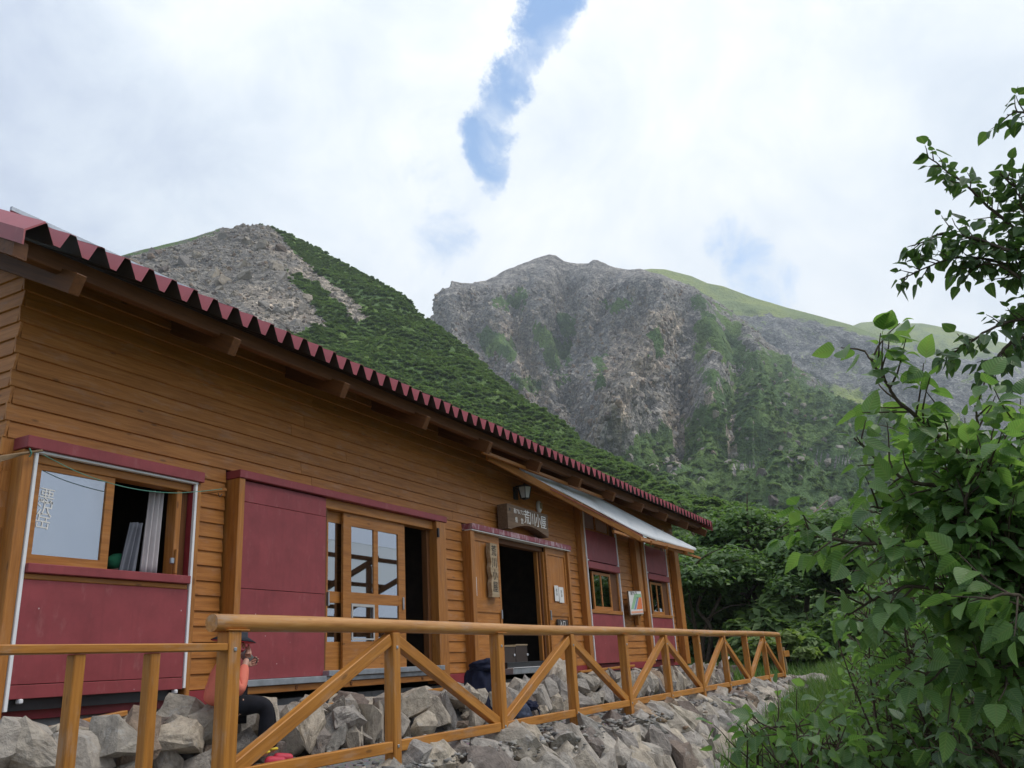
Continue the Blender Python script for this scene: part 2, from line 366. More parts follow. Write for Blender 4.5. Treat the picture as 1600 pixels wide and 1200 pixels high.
def leaf_mat(name, a, bcol, c, trans=0.4, rough=0.42, veins=False):
    m, t, b, o = new_mat(name)
    g = t.n('ShaderNodeNewGeometry').outputs['Random Per Island']; r = t.n('ShaderNodeObjectInfo').outputs['Random']
    rr = t.math('FRACT', t.math('ADD', g, t.math('MULTIPLY', r, 7.3)))
    cc = t.ramp(rr, [(0.0, a), (0.55, bcol), (1.0, c)])
    if veins:
        lx = t.n('ShaderNodeAttribute', attribute_name='leaf_side').outputs['Fac']; lt_ = t.n('ShaderNodeAttribute', attribute_name='leaf_along').outputs['Fac']
        sv = t.math('SINE', t.math('MULTIPLY', t.math('SUBTRACT', lt_, t.math('MULTIPLY', lx, .28)), 52.0))
        cc = t.mix(t.math('MULTIPLY', t.smooth(sv, .5, 1.0), .28), cc, tuple(x*1.7 for x in c)); cc = t.mix(t.math('MULTIPLY', t.math('SUBTRACT', 1.0, t.smooth(lx, .04, .13)), .5), cc, (.22, .29, .11))
        bump(t, b, t.math('ADD', sv, t.math('MULTIPLY', lx, 3.0)), .25, .004)
    t.link(cc, b.inputs['Base Color']); b.inputs['Roughness'].default_value = rough; b.inputs['Specular IOR Level'].default_value = 0.5
    tl = t.n('ShaderNodeBsdfTranslucent', ins={0: t.mix(1.0, cc, (1.4, 1.55, 0.75), 'MULTIPLY')})
    mxn = t.n('ShaderNodeMixShader', ins={0: trans, 1: b.outputs[0], 2: tl.outputs[0]}); t.link(mxn.outputs[0], o.inputs[0]); return m
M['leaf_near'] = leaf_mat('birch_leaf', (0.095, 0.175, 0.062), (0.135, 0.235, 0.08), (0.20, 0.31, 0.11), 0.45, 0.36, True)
M['leaf_dark'] = leaf_mat('shade_tinted_birch_leaf', (0.052, 0.10, 0.042), (0.075, 0.14, 0.052), (0.11, 0.185, 0.068), 0.38, 0.36, True)  # darker copy of the birch leaf, shade put into its colour
M['leaf_bush'] = leaf_mat('bush_leaf', (0.082, 0.155, 0.058), (0.12, 0.215, 0.074), (0.175, 0.28, 0.10), 0.45, 0.38, True)
M['leaf_mid'] = leaf_mat('tree_leaf', (0.085, 0.15, 0.055), (0.125, 0.21, 0.07), (0.18, 0.27, 0.095), 0.42, 0.5)
M['leaf_hill'] = leaf_mat('hill_leaf', (0.115, 0.185, 0.068), (0.155, 0.235, 0.085), (0.21, 0.29, 0.11), 0.45, 0.7)
M['leaf_pale'] = leaf_mat('pale_hill_leaf', (0.14, 0.20, 0.062), (0.18, 0.25, 0.08), (0.24, 0.30, 0.11), 0.42, 0.7)
M['grass'] = leaf_mat('grass_blade', (0.06, 0.13, 0.025), (0.10, 0.18, 0.04), (0.16, 0.22, 0.07), 0.4, 0.6)
M['bark'] = plain('bark', (0.10, 0.075, 0.055), 0.9, 0, 0.35, 9, 0.2, 0.5)
M['pale_bark'] = plain('pale_bark', (0.30, 0.23, 0.18), 0.85, 0, 0.3, 9, 0.2, 0.4)
M['twig'] = plain('twig', (0.075, 0.045, 0.03), 0.8, 0, 0.3)
# ------------------------------------------------------------------ the hut
WY = 7.2
def boxes(name, mat, parent, lst, kind=None):
    V = []; Fq = []
    for lo, hi in lst:
        b = len(V)
        for z in (lo[2], hi[2]):
            V += [(lo[0], lo[1], z), (hi[0], lo[1], z), (hi[0], hi[1], z), (lo[0], hi[1], z)]
        Fq += [(b, b+3, b+2, b+1), (b+4, b+5, b+6, b+7), (b, b+1, b+5, b+4), (b+1, b+2, b+6, b+5), (b+2, b+3, b+7, b+6), (b+3, b, b+4, b+7)]
    Mw = WM[parent] if parent else Matrix.Identity(4); Mi = Mw.inverted()
    V = [Mi@Vector(v) for v in V]
    return ob(name, mesh(name, V, Fq, mat), parent, Mw, kind)

hut = thing('mountain_hut', 'long wooden mountain hut with orange-brown lap boards, maroon panels and a ribbed red roof', 'hut', (4.34, 7.2, 0.9))
XL, XR = 4.34, 23.96
OPEN = [(4.42, 6.40, 1.43, 3.775), (6.85, 11.27, 1.40, 3.90), (12.04, 16.06, 1.40, 3.90), (16.80, 18.95, 1.40, 5.06), (20.72, 22.72, 1.40, 5.06)]
T0, T1 = 7.23, 7.33
wl = []
edges = [XL]+[e for o_ in OPEN for e in o_[:2]]+[XR]
for i in range(0, len(edges), 2): wl.append(((edges[i]+.02, T0, 1.35), (edges[i+1]-.02, T1, 5.6)))
for x0, x1, z0, z1 in OPEN: wl.append(((x0-.02, T0+.004, z1), (x1+.02, T1-.004, 5.59)))
wl += [((XL+.02, T1, 1.35), (XL+.12, 14.2, 5.45)), ((XR-.12, T1, 1.35), (XR-.02, 14.2, 5.45)), ((XL+.02, 14.2, 1.35), (XR-.02, 14.3, 5.45)),
       ((XL+.13, T1+.002, 1.50), (XR-.13, 14.19, 1.62)), ((XL+.13, 10.2, 1.63), (XR-.13, 10.26, 5.4)), ((XL+.13, T1+.003, 4.98), (XR-.13, 14.18, 5.03)),  # cross partition at mid depth is added to keep the rooms dark
       ((6.62, T1+.006, 1.63), (6.68, 10.19, 4.97)), ((11.6, T1+.006, 1.63), (11.66, 10.19, 4.97)), ((16.4, T1+.006, 1.63), (16.46, 10.19, 4.97))]
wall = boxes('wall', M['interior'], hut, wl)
ROW = 0.157
for i in range(25):
    z0 = 1.572+i*ROW; zm = z0+.06
    if z0 > 5.45: break
    cuts = sorted([(a, b) for a, b, c, d in OPEN if c < zm < d-.03])
    x = XL-(.05 if i % 2 else 0.012); segs = []
    for a, b in cuts: segs.append((x, a+.03)); x = b-.03
    segs.append((x, XR+(.05 if i % 2 else .012)))
    for a, b in segs:
        if b-a < .04: continue
        parts_ = [a]
        while b-parts_[-1] > 6.2: parts_.append(parts_[-1]+random.uniform(3.4, 5.2))
        parts_.append(b)
        for a_, b_ in zip(parts_[:-1], parts_[1:]):
            dz = random.uniform(-.004, .004)
            wbox('plank', M['plank'], wall, (a_+.001, WY-.048, z0+dz), (b_-.001, WY-.023, z0+.178), 0.004, math.radians(-6.5+random.uniform(-.8, .8)))
    for sx, X0 in ((-1, XL), (1, XR)):
        e = .05 if i % 2 == 0 else .012
        Mx = Matrix.Translation((X0+sx*.024, 8.2-.5*e, z0+.089))@AX[1]@Matrix.Rotation(math.radians(6.5*-sx), 4, 'X')
        ob('plank', boxmesh(2.0+e, .025, .178, .004, M['plank']), wall, Mx)
# skirting and foundation
for a, b in ((XL-.03, 6.86), (11.26, 13.08), (15.3, XR+.03)):
    wbox('skirting', M['skirt'], hut, (a, WY-.075, 1.425), (b, WY+.02, 1.568), .004)
ft = boxes('foundation', M['concrete'], hut, [((XL+.05, WY-.01, .3), (XR-.05, 14.2, 1.42))])
for xx in np.arange(6.0, 23.5, 2.4): wbox('vent', M['black'], hut, (xx, WY-.02, 1.22), (xx+.35, WY-.004, 1.33), .003)

# ---- left window
win = wbox('window', M['trim'], hut, (4.53, 7.04, 3.565), (6.30, 7.19, 3.645))
for a, b in ((4.40, 4.50), (6.335, 6.40)): wbox('post', M['trim'], win, (a, 7.0, 1.42 if a > 5 else 1.44), (b, 7.2, 3.66))
for a, b, c, d in ((4.502, 4.532, 1.50, 3.64), (6.302, 6.332, 1.60, 3.662)): wbox('white_edge_strip', M['white'], win, (a, 6.985, c), (b, 7.02, d), .003)
wbox('white_edge_strip', M['white'], win, (4.50, 6.978, 3.642), (6.332, 7.03, 3.664), .003); wbox('reveal', M['skirt'], win, (6.304, 7.022, 2.69), (6.33, 7.19, 3.64), .003)
wbox('lintel', M['red'], win, (4.395, 6.95, 3.666), (6.39, 7.18, 3.776))
wbox('sill', M['red'], win, (4.536, 6.95, 2.602), (6.285, 7.16, 2.682))
wbox('sill_batten', M['trim'], win, (4.536, 7.0, 2.552), (6.285, 7.15, 2.60))
wbox('panel', M['red'], win, (4.534, 7.0, 1.705), (6.30, 7.04, 2.55), .004)
wbox('panel', M['red'], win, (4.534, 6.995, 1.592), (6.30, 7.036, 1.70), .004)
wbox('gap_shade_strip', M['black'], win, (4.534, 7.05, 1.50), (6.30, 7.15, 1.60), .002)  # black strip put in for the shade of the gap under the panel
for xx in (4.64, 6.22): wbox('bolt', M['white'], win, (xx-.018, 6.98, 1.555), (xx+.018, 7.04, 1.592), .008)
def sash(name, parent, x0, x1, z0, z1, y, st, rt, rb, muntins=(), rails=(), mat=None, gl=None, th=.035, handle=False):
    mat = mat or M['trim']
    L = [((x0, y, z0), (x0+st, y+th, z1)), ((x1-st, y, z0), (x1, y+th, z1)), ((x0+st, y+.001, z1-rt), (x1-st, y+th-.001, z1)), ((x0+st, y+.001, z0), (x1-st, y+th-.001, z0+rb))]
    for a, b in muntins: L.append(((a, y+.003, z0+rb), (b, y+th-.003, z1-rt)))
    for a, b in rails: L.append(((x0+st, y+.002, a), (x1-st, y+th-.002, b)))
    s = boxes(name, mat, parent, L)
    xs = [x0+st]+[v for m_ in sorted(muntins) for v in m_]+[x1-st]; zs = [z0+rb]+[v for m_ in sorted(rails) for v in m_]+[z1-rt]
    for i in range(0, len(xs), 2):
        for j in range(0, len(zs), 2):
            wbox('pane', gl or M['glass'], s, (xs[i]-.004, y+th*.5-.002, zs[j]-.004), (xs[i+1]+.004, y+th*.5+.002, zs[j+1]+.004), .0005)
    return s
def reparent_children(sashobj, to):                    # keep the depth at thing > part > sub-part
    for ch in list(sashobj.children):
        Mw = WM[ch]; ch.parent = to; ch.matrix_basis = WM[to].inverted()@Mw
ls = sash('window_sash', hut, 4.534, 5.375, 2.686, 3.562, 7.055, .085, .045, .085, gl=M['glass'])
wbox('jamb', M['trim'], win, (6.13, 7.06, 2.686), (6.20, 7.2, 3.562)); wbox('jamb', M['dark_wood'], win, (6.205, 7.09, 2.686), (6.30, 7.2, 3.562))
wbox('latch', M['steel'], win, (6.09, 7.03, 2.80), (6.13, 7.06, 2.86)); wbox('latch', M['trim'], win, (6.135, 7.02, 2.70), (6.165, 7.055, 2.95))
def curtain(name, x0, x1, z0, z1, y, mat, waves, amp, lean=0.0):
    n, m_ = 40, 8; V = []; Fq = []
    for j in range(m_+1):
        for i in range(n+1):
            t = i/n; s_ = j/m_
            V.append((x0+(x1-x0)*t-lean*(1-s_)*(1-.4*t), y+amp*math.sin(t*waves*6.28+.6*s_)+.01*math.sin(t*31), z0+(z1-z0)*s_))
    for j in range(m_):
        for i in range(n): a = j*(n+1)+i; Fq.append((a, a+1, a+n+2, a+n+1))
    me = mesh(name, V, Fq, mat, True); o = ob(name, me); md = o.modifiers.new('thick', 'SOLIDIFY'); md.thickness = .004; return o
tag(curtain('curtain', 5.94, 6.09, 2.69, 3.55, 7.22, M['curtain'], 3, .03, .05), 'pale curtain gathered at the right edge of the open left window', 'curtain')
tag(curtain('jacket', 5.80, 5.93, 2.69, 3.22, 7.30, M['grey_cloth'], 2, .03, .10), 'grey cloth hanging behind the pale curtain of the open left window', 'cloth')

# ---- sliding glass door with its shutter box
sd_ = wbox('sliding_door', M['trim'], hut, (8.44, 7.03, 3.685), (10.99, 7.18, 3.812))
wbox('lintel', M['red'], sd_, (6.895, 6.95, 3.814), (11.285, 7.18, 3.906))
wbox('post', M['trim'], sd_, (6.905, 6.965, 1.50), (6.995, 7.2, 3.812)); wbox('post', M['trim'], sd_, (11.0, 6.965, 1.45), (11.26, 7.2, 3.812))
for a, b, e in ((3.562, 3.80, .0), (2.602, 3.558, .003), (1.645, 2.598, .0)): wbox('shutter_panel', M['red'], sd_, (6.998, 7.0-e, a), (8.44, 7.05, b), .004)
wbox('shutter_side', M['dark_wood'], sd_, (8.443, 7.03, 1.71), (8.50, 7.2, 3.683), .002)
wbox('gutter_rail', M['steel'], sd_, (7.0, 6.93, 1.572), (8.415, 7.1, 1.642)); wbox('threshold', M['steel'], sd_, (8.418, 6.90, 1.632), (11.02, 7.18, 1.70)); wbox('threshold', M['steel'], sd_, (8.43, 6.95, 1.572), (11.0, 7.15, 1.63))
wbox('base_beam', M['trim'], sd_, (6.9, 6.97, 1.495), (11.25, 7.15, 1.57)); 
for xx in (7.9, 8.9, 9.8, 10.5): wbox('bolt', M['dark_wood'], sd_, (xx, 6.96, 1.515), (xx+.04, 6.975, 1.555), .005)
lf1 = sash('door_leaf', hut, 8.51, 9.55, 1.702, 3.682, 7.125, .13, .14, .34, (), ((2.52, 2.66),), gl=M['glass'])
lf2 = sash('door_leaf', hut, 8.88, 10.285, 1.702, 3.682, 7.07, .165, .16, .34, ((9.54, 9.64),), ((2.52, 2.66),), gl=M['glass'])
for L_, xx in ((lf1, 8.575), (lf2, 10.21)): wbox('handle', M['steel'], L_, (xx-.012, 7.045, 2.47), (xx+.012, 7.068 if L_ is lf2 else 7.123, 2.64), .004)
wbox('jamb', M['dark_wood'], sd_, (10.92, 7.10, 1.70), (10.998, 7.2, 3.685)); boxes('pane_trim', M['grey_trim'], lf2, [((9.05, 7.06, 2.48), (9.54, 7.07, 2.515)), ((9.05, 7.06, 2.06), (9.075, 7.07, 2.48)), ((9.515, 7.06, 2.06), (9.54, 7.07, 2.48)), ((9.075, 7.06, 2.06), (9.515, 7.07, 2.08))]); boxes('curtain_pole', M['trim'], sd_, [((9.25, 7.5, 1.63), (9.33, 7.56, 4.97)), ((9.9, 7.5, 1.63), (9.98, 7.56, 4.97))]); wbox('door_closer', M['black'], sd_, (10.99, 6.93, 3.56), (11.03, 6.963, 3.70))

# ---- entrance
en = wbox('entrance_door', M['dark_wood'], hut, (13.12, 7.10, 3.70), (15.0, 7.24, 3.79))
wbox('lintel', M['faded'], en, (12.07, 6.95, 3.81), (16.08, 7.18, 3.906)); wbox('white_edge_strip', M['white'], en, (12.06, 6.96, 3.793), (16.06, 7.1, 3.807), .002)
wbox('post', M['trim'], en, (12.05, 6.98, 1.45), (12.18, 7.2, 3.79)); wbox('post', M['trim'], en, (15.965, 6.99, 1.57), (16.05, 7.2, 3.79))
for xx, w_, y in ((14.86, .05, 7.155), (14.915, .05, 7.12), (14.97, .05, 7.075)): wbox('jamb', M['trim' if xx != 14.915 else 'dark_wood'], en, (xx, y, 1.70), (xx+w_, y+.08, 3.70))
wbox('threshold', M['black'], en, (13.10, 6.98, 1.60), (15.3, 7.28, 1.695)); wbox('threshold', M['steel'], en, (13.08, 6.86, 1.50), (15.3, 7.15, 1.595)); wbox('threshold_lip', M['white'], en, (13.09, 6.85, 1.596), (15.2, 6.98, 1.606), .002)
def panel_door(x0, x1, z0, z1, y):
    d = boxes('door_leaf', M['trim'], hut, [((x0, y, z0), (x0+.07, y+.04, z1)), ((x1-.07, y, z0), (x1, y+.04, z1)), ((x0+.07, y+.001, z1-.13), (x1-.07, y+.039, z1)), ((x0+.07, y+.001, 2.50), (x1-.07, y+.039, 2.74)), ((x0+.07, y+.001, z0), (x1-.07, y+.039, z0+.12))])
    wbox('door_panel', M['plank'], d, (x0+.06, y+.018, 2.73), (x1-.06, y+.034, z1-.12), .002); wbox('door_panel', M['plank'], d, (x0+.06, y+.018, z0+.11), (x1-.06, y+.034, 2.51), .002); return d
d1 = panel_door(12.18, 13.13, 1.60, 3.79, 7.04); d2 = panel_door(15.02, 15.96, 1.60, 3.79, 7.04)
wbox('handle', M['plastic'], d1, (12.21, 7.01, 2.74), (12.245, 7.038, 3.05), .005); wbox('handle', M['steel'], d1, (13.075, 7.015, 2.4), (13.10, 7.038, 2.55), .004); wbox('handle', M['steel'], d2, (15.045, 7.015, 2.42), (15.07, 7.038, 2.6), .004)

# ---- two tall windows on the right
def tall_window(x0, x1):
    w_ = wbox('window', M['trim'], hut, (x0-.21, 7.02, 1.50), (x0-.03, 7.2, 4.98))
    wbox('post', M['trim'], w_, (x1+.002, 7.08, 1.50), (x1+.05, 7.2, 4.96))
    for a in (x0-.028, x1-.03): wbox('white_edge_strip', M['white'], w_, (a, 7.0, 1.58), (a+.028, 7.04, 4.97), .003)
    wbox('panel', M['red'], w_, (x0, 7.02, 3.715), (x1-.032, 7.06, 4.37), .004); wbox('lintel', M['red'], w_, (x0-.002, 6.98, 3.54), (x1-.031, 7.14, 3.685))
    wbox('gap_shade_strip', M['black'], w_, (x0, 7.08, 3.68), (x1-.034, 7.14, 3.73), .002)  # black strip stands for the shaded gap between panel and lintel
    wbox('panel', M['red'], w_, (x0, 7.02, 1.585), (x1-.032, 7.06, 2.60), .004); wbox('sill', M['trim'], w_, (x0, 7.0, 2.603), (x1-.033, 7.14, 2.68))
    for xx in (x0+.05, x1-.08): wbox('bolt', M['white'], w_, (xx-.014, 6.99, 3.69), (xx+.014, 7.03, 3.72), .006)
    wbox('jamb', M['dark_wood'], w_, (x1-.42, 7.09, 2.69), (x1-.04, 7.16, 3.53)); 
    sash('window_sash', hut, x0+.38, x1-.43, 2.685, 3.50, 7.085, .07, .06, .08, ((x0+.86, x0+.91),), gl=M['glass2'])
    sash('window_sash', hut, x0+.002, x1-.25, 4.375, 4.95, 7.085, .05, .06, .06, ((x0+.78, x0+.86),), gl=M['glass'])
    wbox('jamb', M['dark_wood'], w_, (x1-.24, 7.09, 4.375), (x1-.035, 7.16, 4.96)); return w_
tall_window(17.04, 18.93); tall_window(20.92, 22.68)
wbox('wall_post', M['trim'], hut, (20.14, 6.98, 2.72), (20.44, 7.14, 4.5)); wbox('corner_post', M['trim'], hut, (23.36, 6.97, 1.44), (23.72, 7.14, 4.52))
wbox('wall_bracket', M['trim'], hut, (19.97, 7.03, 2.40), (20.15, 7.13, 2.62)); 

# ---- roof
PITCH_R = .26665; X0R = 3.778; EY, EZ, SL = 6.13, 5.156, .5
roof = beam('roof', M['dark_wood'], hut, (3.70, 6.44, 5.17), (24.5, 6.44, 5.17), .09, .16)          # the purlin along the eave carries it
def prof(n):
    P = []
    for k in range(n):
        b = k*PITCH_R; P += [(b-.0+.0 if k == 0 else b-.028, .165), (b+.028, .165), (b+PITCH_R/2-.030, .0), (b+PITCH_R/2+.030, .0)]
    P += [(n*PITCH_R-.028, .165), (n*PITCH_R+.022, .165), (n*PITCH_R+.028, .150)]; return P
M['roof_under'] = plain('roof_underside', (0.055, 0.042, 0.038), 0.6, 0, 0.2)  # dark instead of red: shade under the sheets is put into the colour
def roof_panel_mesh():
    P = prof(2); LY = 10.7-EY; n = len(P); V = []; Fq = []; mi = []
    ys = (0, LY)
    for off in (0, -.004):
        for y in ys:
            for x, z in P: V.append((x, y, z+off+y*SL))
    for i in range(n-1):
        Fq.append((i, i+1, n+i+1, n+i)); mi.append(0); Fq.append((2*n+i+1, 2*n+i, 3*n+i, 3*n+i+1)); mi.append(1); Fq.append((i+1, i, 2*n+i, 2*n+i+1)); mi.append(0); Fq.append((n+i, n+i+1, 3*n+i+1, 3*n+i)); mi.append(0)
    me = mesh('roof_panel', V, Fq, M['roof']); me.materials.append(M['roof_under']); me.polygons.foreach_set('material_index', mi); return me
rp = roof_panel_mesh()
for k in range(39): ob('roof_panel', rp, roof, Matrix.Translation((X0R+k*2*PITCH_R, EY+random.uniform(-.012, .012), EZ+random.uniform(-.004, .004))))
for k in range(12):
    x = 4.2+1.82*k; y0 = 6.23
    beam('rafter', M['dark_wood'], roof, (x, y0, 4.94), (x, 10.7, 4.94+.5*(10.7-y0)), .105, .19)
# verge flashing on the left gable edge
def prism(name, mat, parent, prof2, y0, y1, sl, X, Z):
    n = len(prof2); V = [(X+x, y0, Z+z) for x, z in prof2]+[(X+x, y1, Z+z+sl*(y1-y0)) for x, z in prof2]
    Fq = [tuple(range(n)), tuple(reversed(range(n, 2*n)))]+[((i+1) % n, i, n+i, n+(i+1) % n) for i in range(n)]
    Mi = WM[parent].inverted(); return ob(name, mesh(name, [Mi@Vector(v) for v in V], Fq, mat), parent, WM[parent])
prism('verge_flashing', M['roof'], roof, [(0.0, .167), (-.17, .02), (-.17, -.115), (-.155, -.115), (-.155, .012), (0.0, .150)], EY-.012, 10.7, SL, X0R, EZ)
prism('barge_board', M['dark_wood'], roof, [(-.03, -.02), (-.15, -.02), (-.15, -.17), (-.03, -.17)], 6.26, 10.7, SL, X0R, EZ)
prism('verge_flashing', M['roof'], roof, [(0.0, .15), (0.012, .15), (.012, -.12), (0.0, -.12)], EY-.012, 10.7, SL, X0R+78*PITCH_R+.03, EZ)
V = [(3.6, 10.7, 7.6), (24.6, 10.7, 7.6), (24.6, 15.2, 5.3), (3.6, 15.2, 5.3), (3.6, 10.7, 7.52), (24.6, 10.7, 7.52), (24.6, 15.2, 5.22), (3.6, 15.2, 5.22)]
Mi = WM[roof].inverted(); ob('back_slope', mesh('back_slope', [Mi@Vector(v) for v in V], [(0, 1, 2, 3), (7, 6, 5, 4), (0, 4, 5, 1), (1, 5, 6, 2), (2, 6, 7, 3), (3, 7, 4, 0)], M['roof']), roof, WM[roof])
# snow guard rail above the eave
def roofz(y): return EZ+.165+SL*(y-EY)
sg = beam('snow_guard', M['steel'], roof, (3.98, 7.0, roofz(7.0)+.075), (6.1, 7.0, roofz(7.0)+.06), .03, .05)
for k in range(2): wbox('guard_bracket', M['steel'], roof, (4.15+k*1.6, 6.98, roofz(6.99)), (4.19+k*1.6, 7.02, roofz(7.0)+.055), .003)
bz = at(826, 733.5, 6.5)[2]
beam('eave_batten', M['trim'], roof, (11.7, 6.5, bz), (17.0, 6.5, bz), .05, .06)

# ---- awning of white sheet over the right-hand windows
lowp = [at(810, 735.5, 6.66), at(905, 783, 6.52), at(1003, 835, 6.45), at(1045, 849, 6.45), at(1087, 860.5, 6.45)]
upp = [at(811, 732.5, 6.68), at(867, 750, 6.74), at(927, 774, 6.76), at(1000, 812, 6.66), at(1087, 856.5, 6.50)]
aw = beam('awning', M['trim'], hut, at(762, 713, 6.62), at(1003, 843.5, 6.47), .07, .12, up=(0, -.35, 1))
lo = spline(lowp, 8); up_ = spline(upp, 8); n = len(lo); V = []; Fq = []
for j in range(7):
    s_ = j/6
    for i in range(n):
        p = lo[i]*(1-s_)+up_[i]*s_; p = p+np.array([0, -.012*math.sin(s_*3.14), .012*math.sin(i*1.1+s_*2)*math.sin(s_*3.14)]); V.append(p)
for j in range(6):
    for i in range(n-1): a = j*n+i; Fq.append((a, a+1, a+n+1, a+n))
Mi = WM[aw].inverted(); o_ = ob('awning_sheet', mesh('awning_sheet', [Mi@Vector(v) for v in V], Fq, M['sheet'], True), aw, WM[aw]); md = o_.modifiers.new('thick', 'SOLIDIFY'); md.thickness = .015; md.offset = 0
beam('awning_edge', M['skirt'], aw, at(860, 764, 6.50), at(1003, 837.5, 6.44), .02, .018)
pz = at(1010, 846, 6.52)[2]
xa, xb = at(958, 829, 6.52)[0], at(1093, 869, 6.52)[0]
beam('purlin', M['trim'], aw, (xa, 6.52, pz), (xb, 6.52, pz-.02), .06, .06)
beam('awning_rail', M['trim'], aw, at(1000, 842, 6.44), at(1083, 862, 6.44), .05, .09)
for px_ in (1012, 1037, 1068): 
    p = at(px_, 848+(px_-1012)*.3, 6.5); beam('rafter', M['trim'], aw, p+np.array([0, -.10, -.02]), p+np.array([0, .62, .32]), .07, .10)
# ------------------------------------------------------------------ things fixed to or standing by the hut
def text(name, body, size, mat, parent, Mw, extrude=.002, spacing=1.0, xs=1.0, line=1.0):
    cu = bpy.data.curves.new('lettering', 'FONT'); cu.body = body; cu.size = size; cu.extrude = extrude; cu.align_x = 'CENTER'; cu.align_y = 'CENTER'; cu.space_character = spacing; cu.space_line = line; cu.resolution_u = 3
    t = bpy.data.objects.new('lettering', cu); col.objects.link(t); bpy.context.view_layer.update()
    me = bpy.data.meshes.new_from_object(t.evaluated_get(bpy.context.evaluated_depsgraph_get())); bpy.data.objects.remove(t); me.materials.clear(); me.materials.append(mat)
    return ob(name, me, parent, Mw@Matrix.Diagonal((xs, 1, 1, 1)))
FRONT = Matrix(((1, 0, 0, 0), (0, 0, -1, 0), (0, 1, 0, 0), (0, 0, 0, 1)))       # lettering upright on a face that looks towards -Y
def face(x, y, z): return Matrix.Translation((x, y, z))@FRONT
# signboard over the entrance
sgn = thing('signboard', 'dark carved wooden signboard with white characters and arched lower edge above the entrance', 'sign', (14.08, 7.12, 3.94))
P = [(13.25, 4.39), (14.93, 4.39), (14.93, 4.0)]+[(14.9-1.55*t, 3.945+.13*math.sin(math.pi*t)) for t in np.linspace(0, 1, 12)]+[(13.25, 3.945)]
bm = bmesh.new(); f0 = bm.faces.new([bm.verts.new((x, 6.90, z)) for x, z in P]); r_ = bmesh.ops.extrude_face_region(bm, geom=[f0]); bmesh.ops.translate(bm, verts=[v for v in r_['geom'] if isinstance(v, bmesh.types.BMVert)], vec=(0, .20, 0)); bmesh.ops.recalc_face_normals(bm, faces=bm.faces)
me = bpy.data.meshes.new('board'); bm.to_mesh(me); bm.free(); me.transform(WM[sgn].inverted()); me.materials.append(M['old_wood']); ob('board', me, sgn, WM[sgn])
for i, ch in enumerate('荒川小屋'): text('lettering', ch, .27, M['chalk'], sgn, face(14.02+i*.235, 6.899, 4.215-.005*i), .004, xs=.92)
text('lettering', '南アルプス', .10, M['chalk'], sgn, face(13.70, 6.899, 4.285), .004, xs=.80)
text('lettering', '県 　営', .11, M['chalk'], sgn, face(13.70, 6.899, 4.125), .004, xs=.9)
wbox('nail', M['black'], sgn, (13.33, 6.89, 4.27), (13.36, 6.905, 4.32), .004)
# hanging name board
hb = thing('name_board', 'pale rough-edged vertical board with black brush characters hanging left of the open entrance', 'sign', (12.75, 7.03, 2.73))
L_ = [(12.635+.012*math.sin(k*1.9)+(.02 if k in (4, 7) else 0), 2.735+.9*k/11) for k in range(12)]; R_ = [(12.885+.01*math.sin(k*1.3+1), 2.745+.885*k/11) for k in range(12)]
bm = bmesh.new(); f0 = bm.faces.new([bm.verts.new((x, 6.95, z)) for x, z in L_+R_[::-1]]); r_ = bmesh.ops.extrude_face_region(bm, geom=[f0]); bmesh.ops.translate(bm, verts=[v for v in r_['geom'] if isinstance(v, bmesh.types.BMVert)], vec=(0, .075, 0)); bmesh.ops.recalc_face_normals(bm, faces=bm.faces)
me = bpy.data.meshes.new('board'); bm.to_mesh(me); bm.free(); me.transform(WM[hb].inverted()); me.materials.append(M['pale_board']); ob('board', me, hb, WM[hb])
for i, ch in enumerate('荒川小屋'): text('lettering', ch, .19, M['ink'], hb, face(12.765, 6.949, 3.50-.2*i), .003, xs=.9)
# wall lantern
lt = thing('wall_lantern', 'small black wall lantern with frosted panes above the dark signboard', 'lamp', (14.06, 7.13, 4.70))
def frustum(z0, r0_, z1, r1_, n=6, ph=.5):
    V = [(14.06+r*math.cos((k+ph)*2*math.pi/n), 6.93+r*math.sin((k+ph)*2*math.pi/n), z) for z, r in ((z0, r0_), (z1, r1_)) for k in range(n)]
    return V, [(k, (k+1) % n, n+(k+1) % n, n+k) for k in range(n)]+[tuple(reversed(range(n))), tuple(range(n, 2*n))]
for nm, z0, ra, z1, rb, mt in (('glass_body', 4.60, .085, 4.80, .135, 'frost'), ('cap', 4.80, .15, 4.855, .06, 'black'), ('base', 4.575, .05, 4.60, .09, 'black'), ('finial', 4.855, .03, 4.88, .02, 'black')):
    V, Fq = frustum(z0, ra, z1, rb); Mi = WM[lt].inverted(); ob(nm, mesh(nm, [Mi@Vector(v) for v in V], Fq, M[mt]), lt, WM[lt])
for k in range(6):
    a = (k+.5)*2*math.pi/6; beam('bar', M['black'], lt, (14.06+.088*math.cos(a), 6.93+.088*math.sin(a), 4.60), (14.06+.138*math.cos(a), 6.93+.138*math.sin(a), 4.80), .014, .014, .002)
wbox('wall_plate', M['black'], lt, (14.0, 7.10, 4.60), (14.12, 7.15, 4.84)); wbox('arm', M['black'], lt, (14.045, 6.95, 4.835), (14.075, 7.12, 4.86))
# alarm bell
ab = thing('alarm_bell', 'small white oval alarm box right of the signboard below the awning', 'alarm', (15.03, 7.14, 4.47))
V, Fq = lathe([(.02, 0), (.085, .01), (.085, .05), (.06, .075), (.01, .08)], 16); Mx = face(15.03, 7.15, 4.59)@Matrix.Diagonal((1.0, 1.45, 1, 1)); ob('case', mesh('case', V, Fq, M['white'], True), ab, Mx)
wbox('front_plate', M['pale_board'], ab, (14.985, 7.055, 4.55), (15.075, 7.075, 4.665), .004); wbox('bracket', M['trim'], ab, (15.11, 7.08, 4.53), (15.2, 7.15, 4.62), .004)
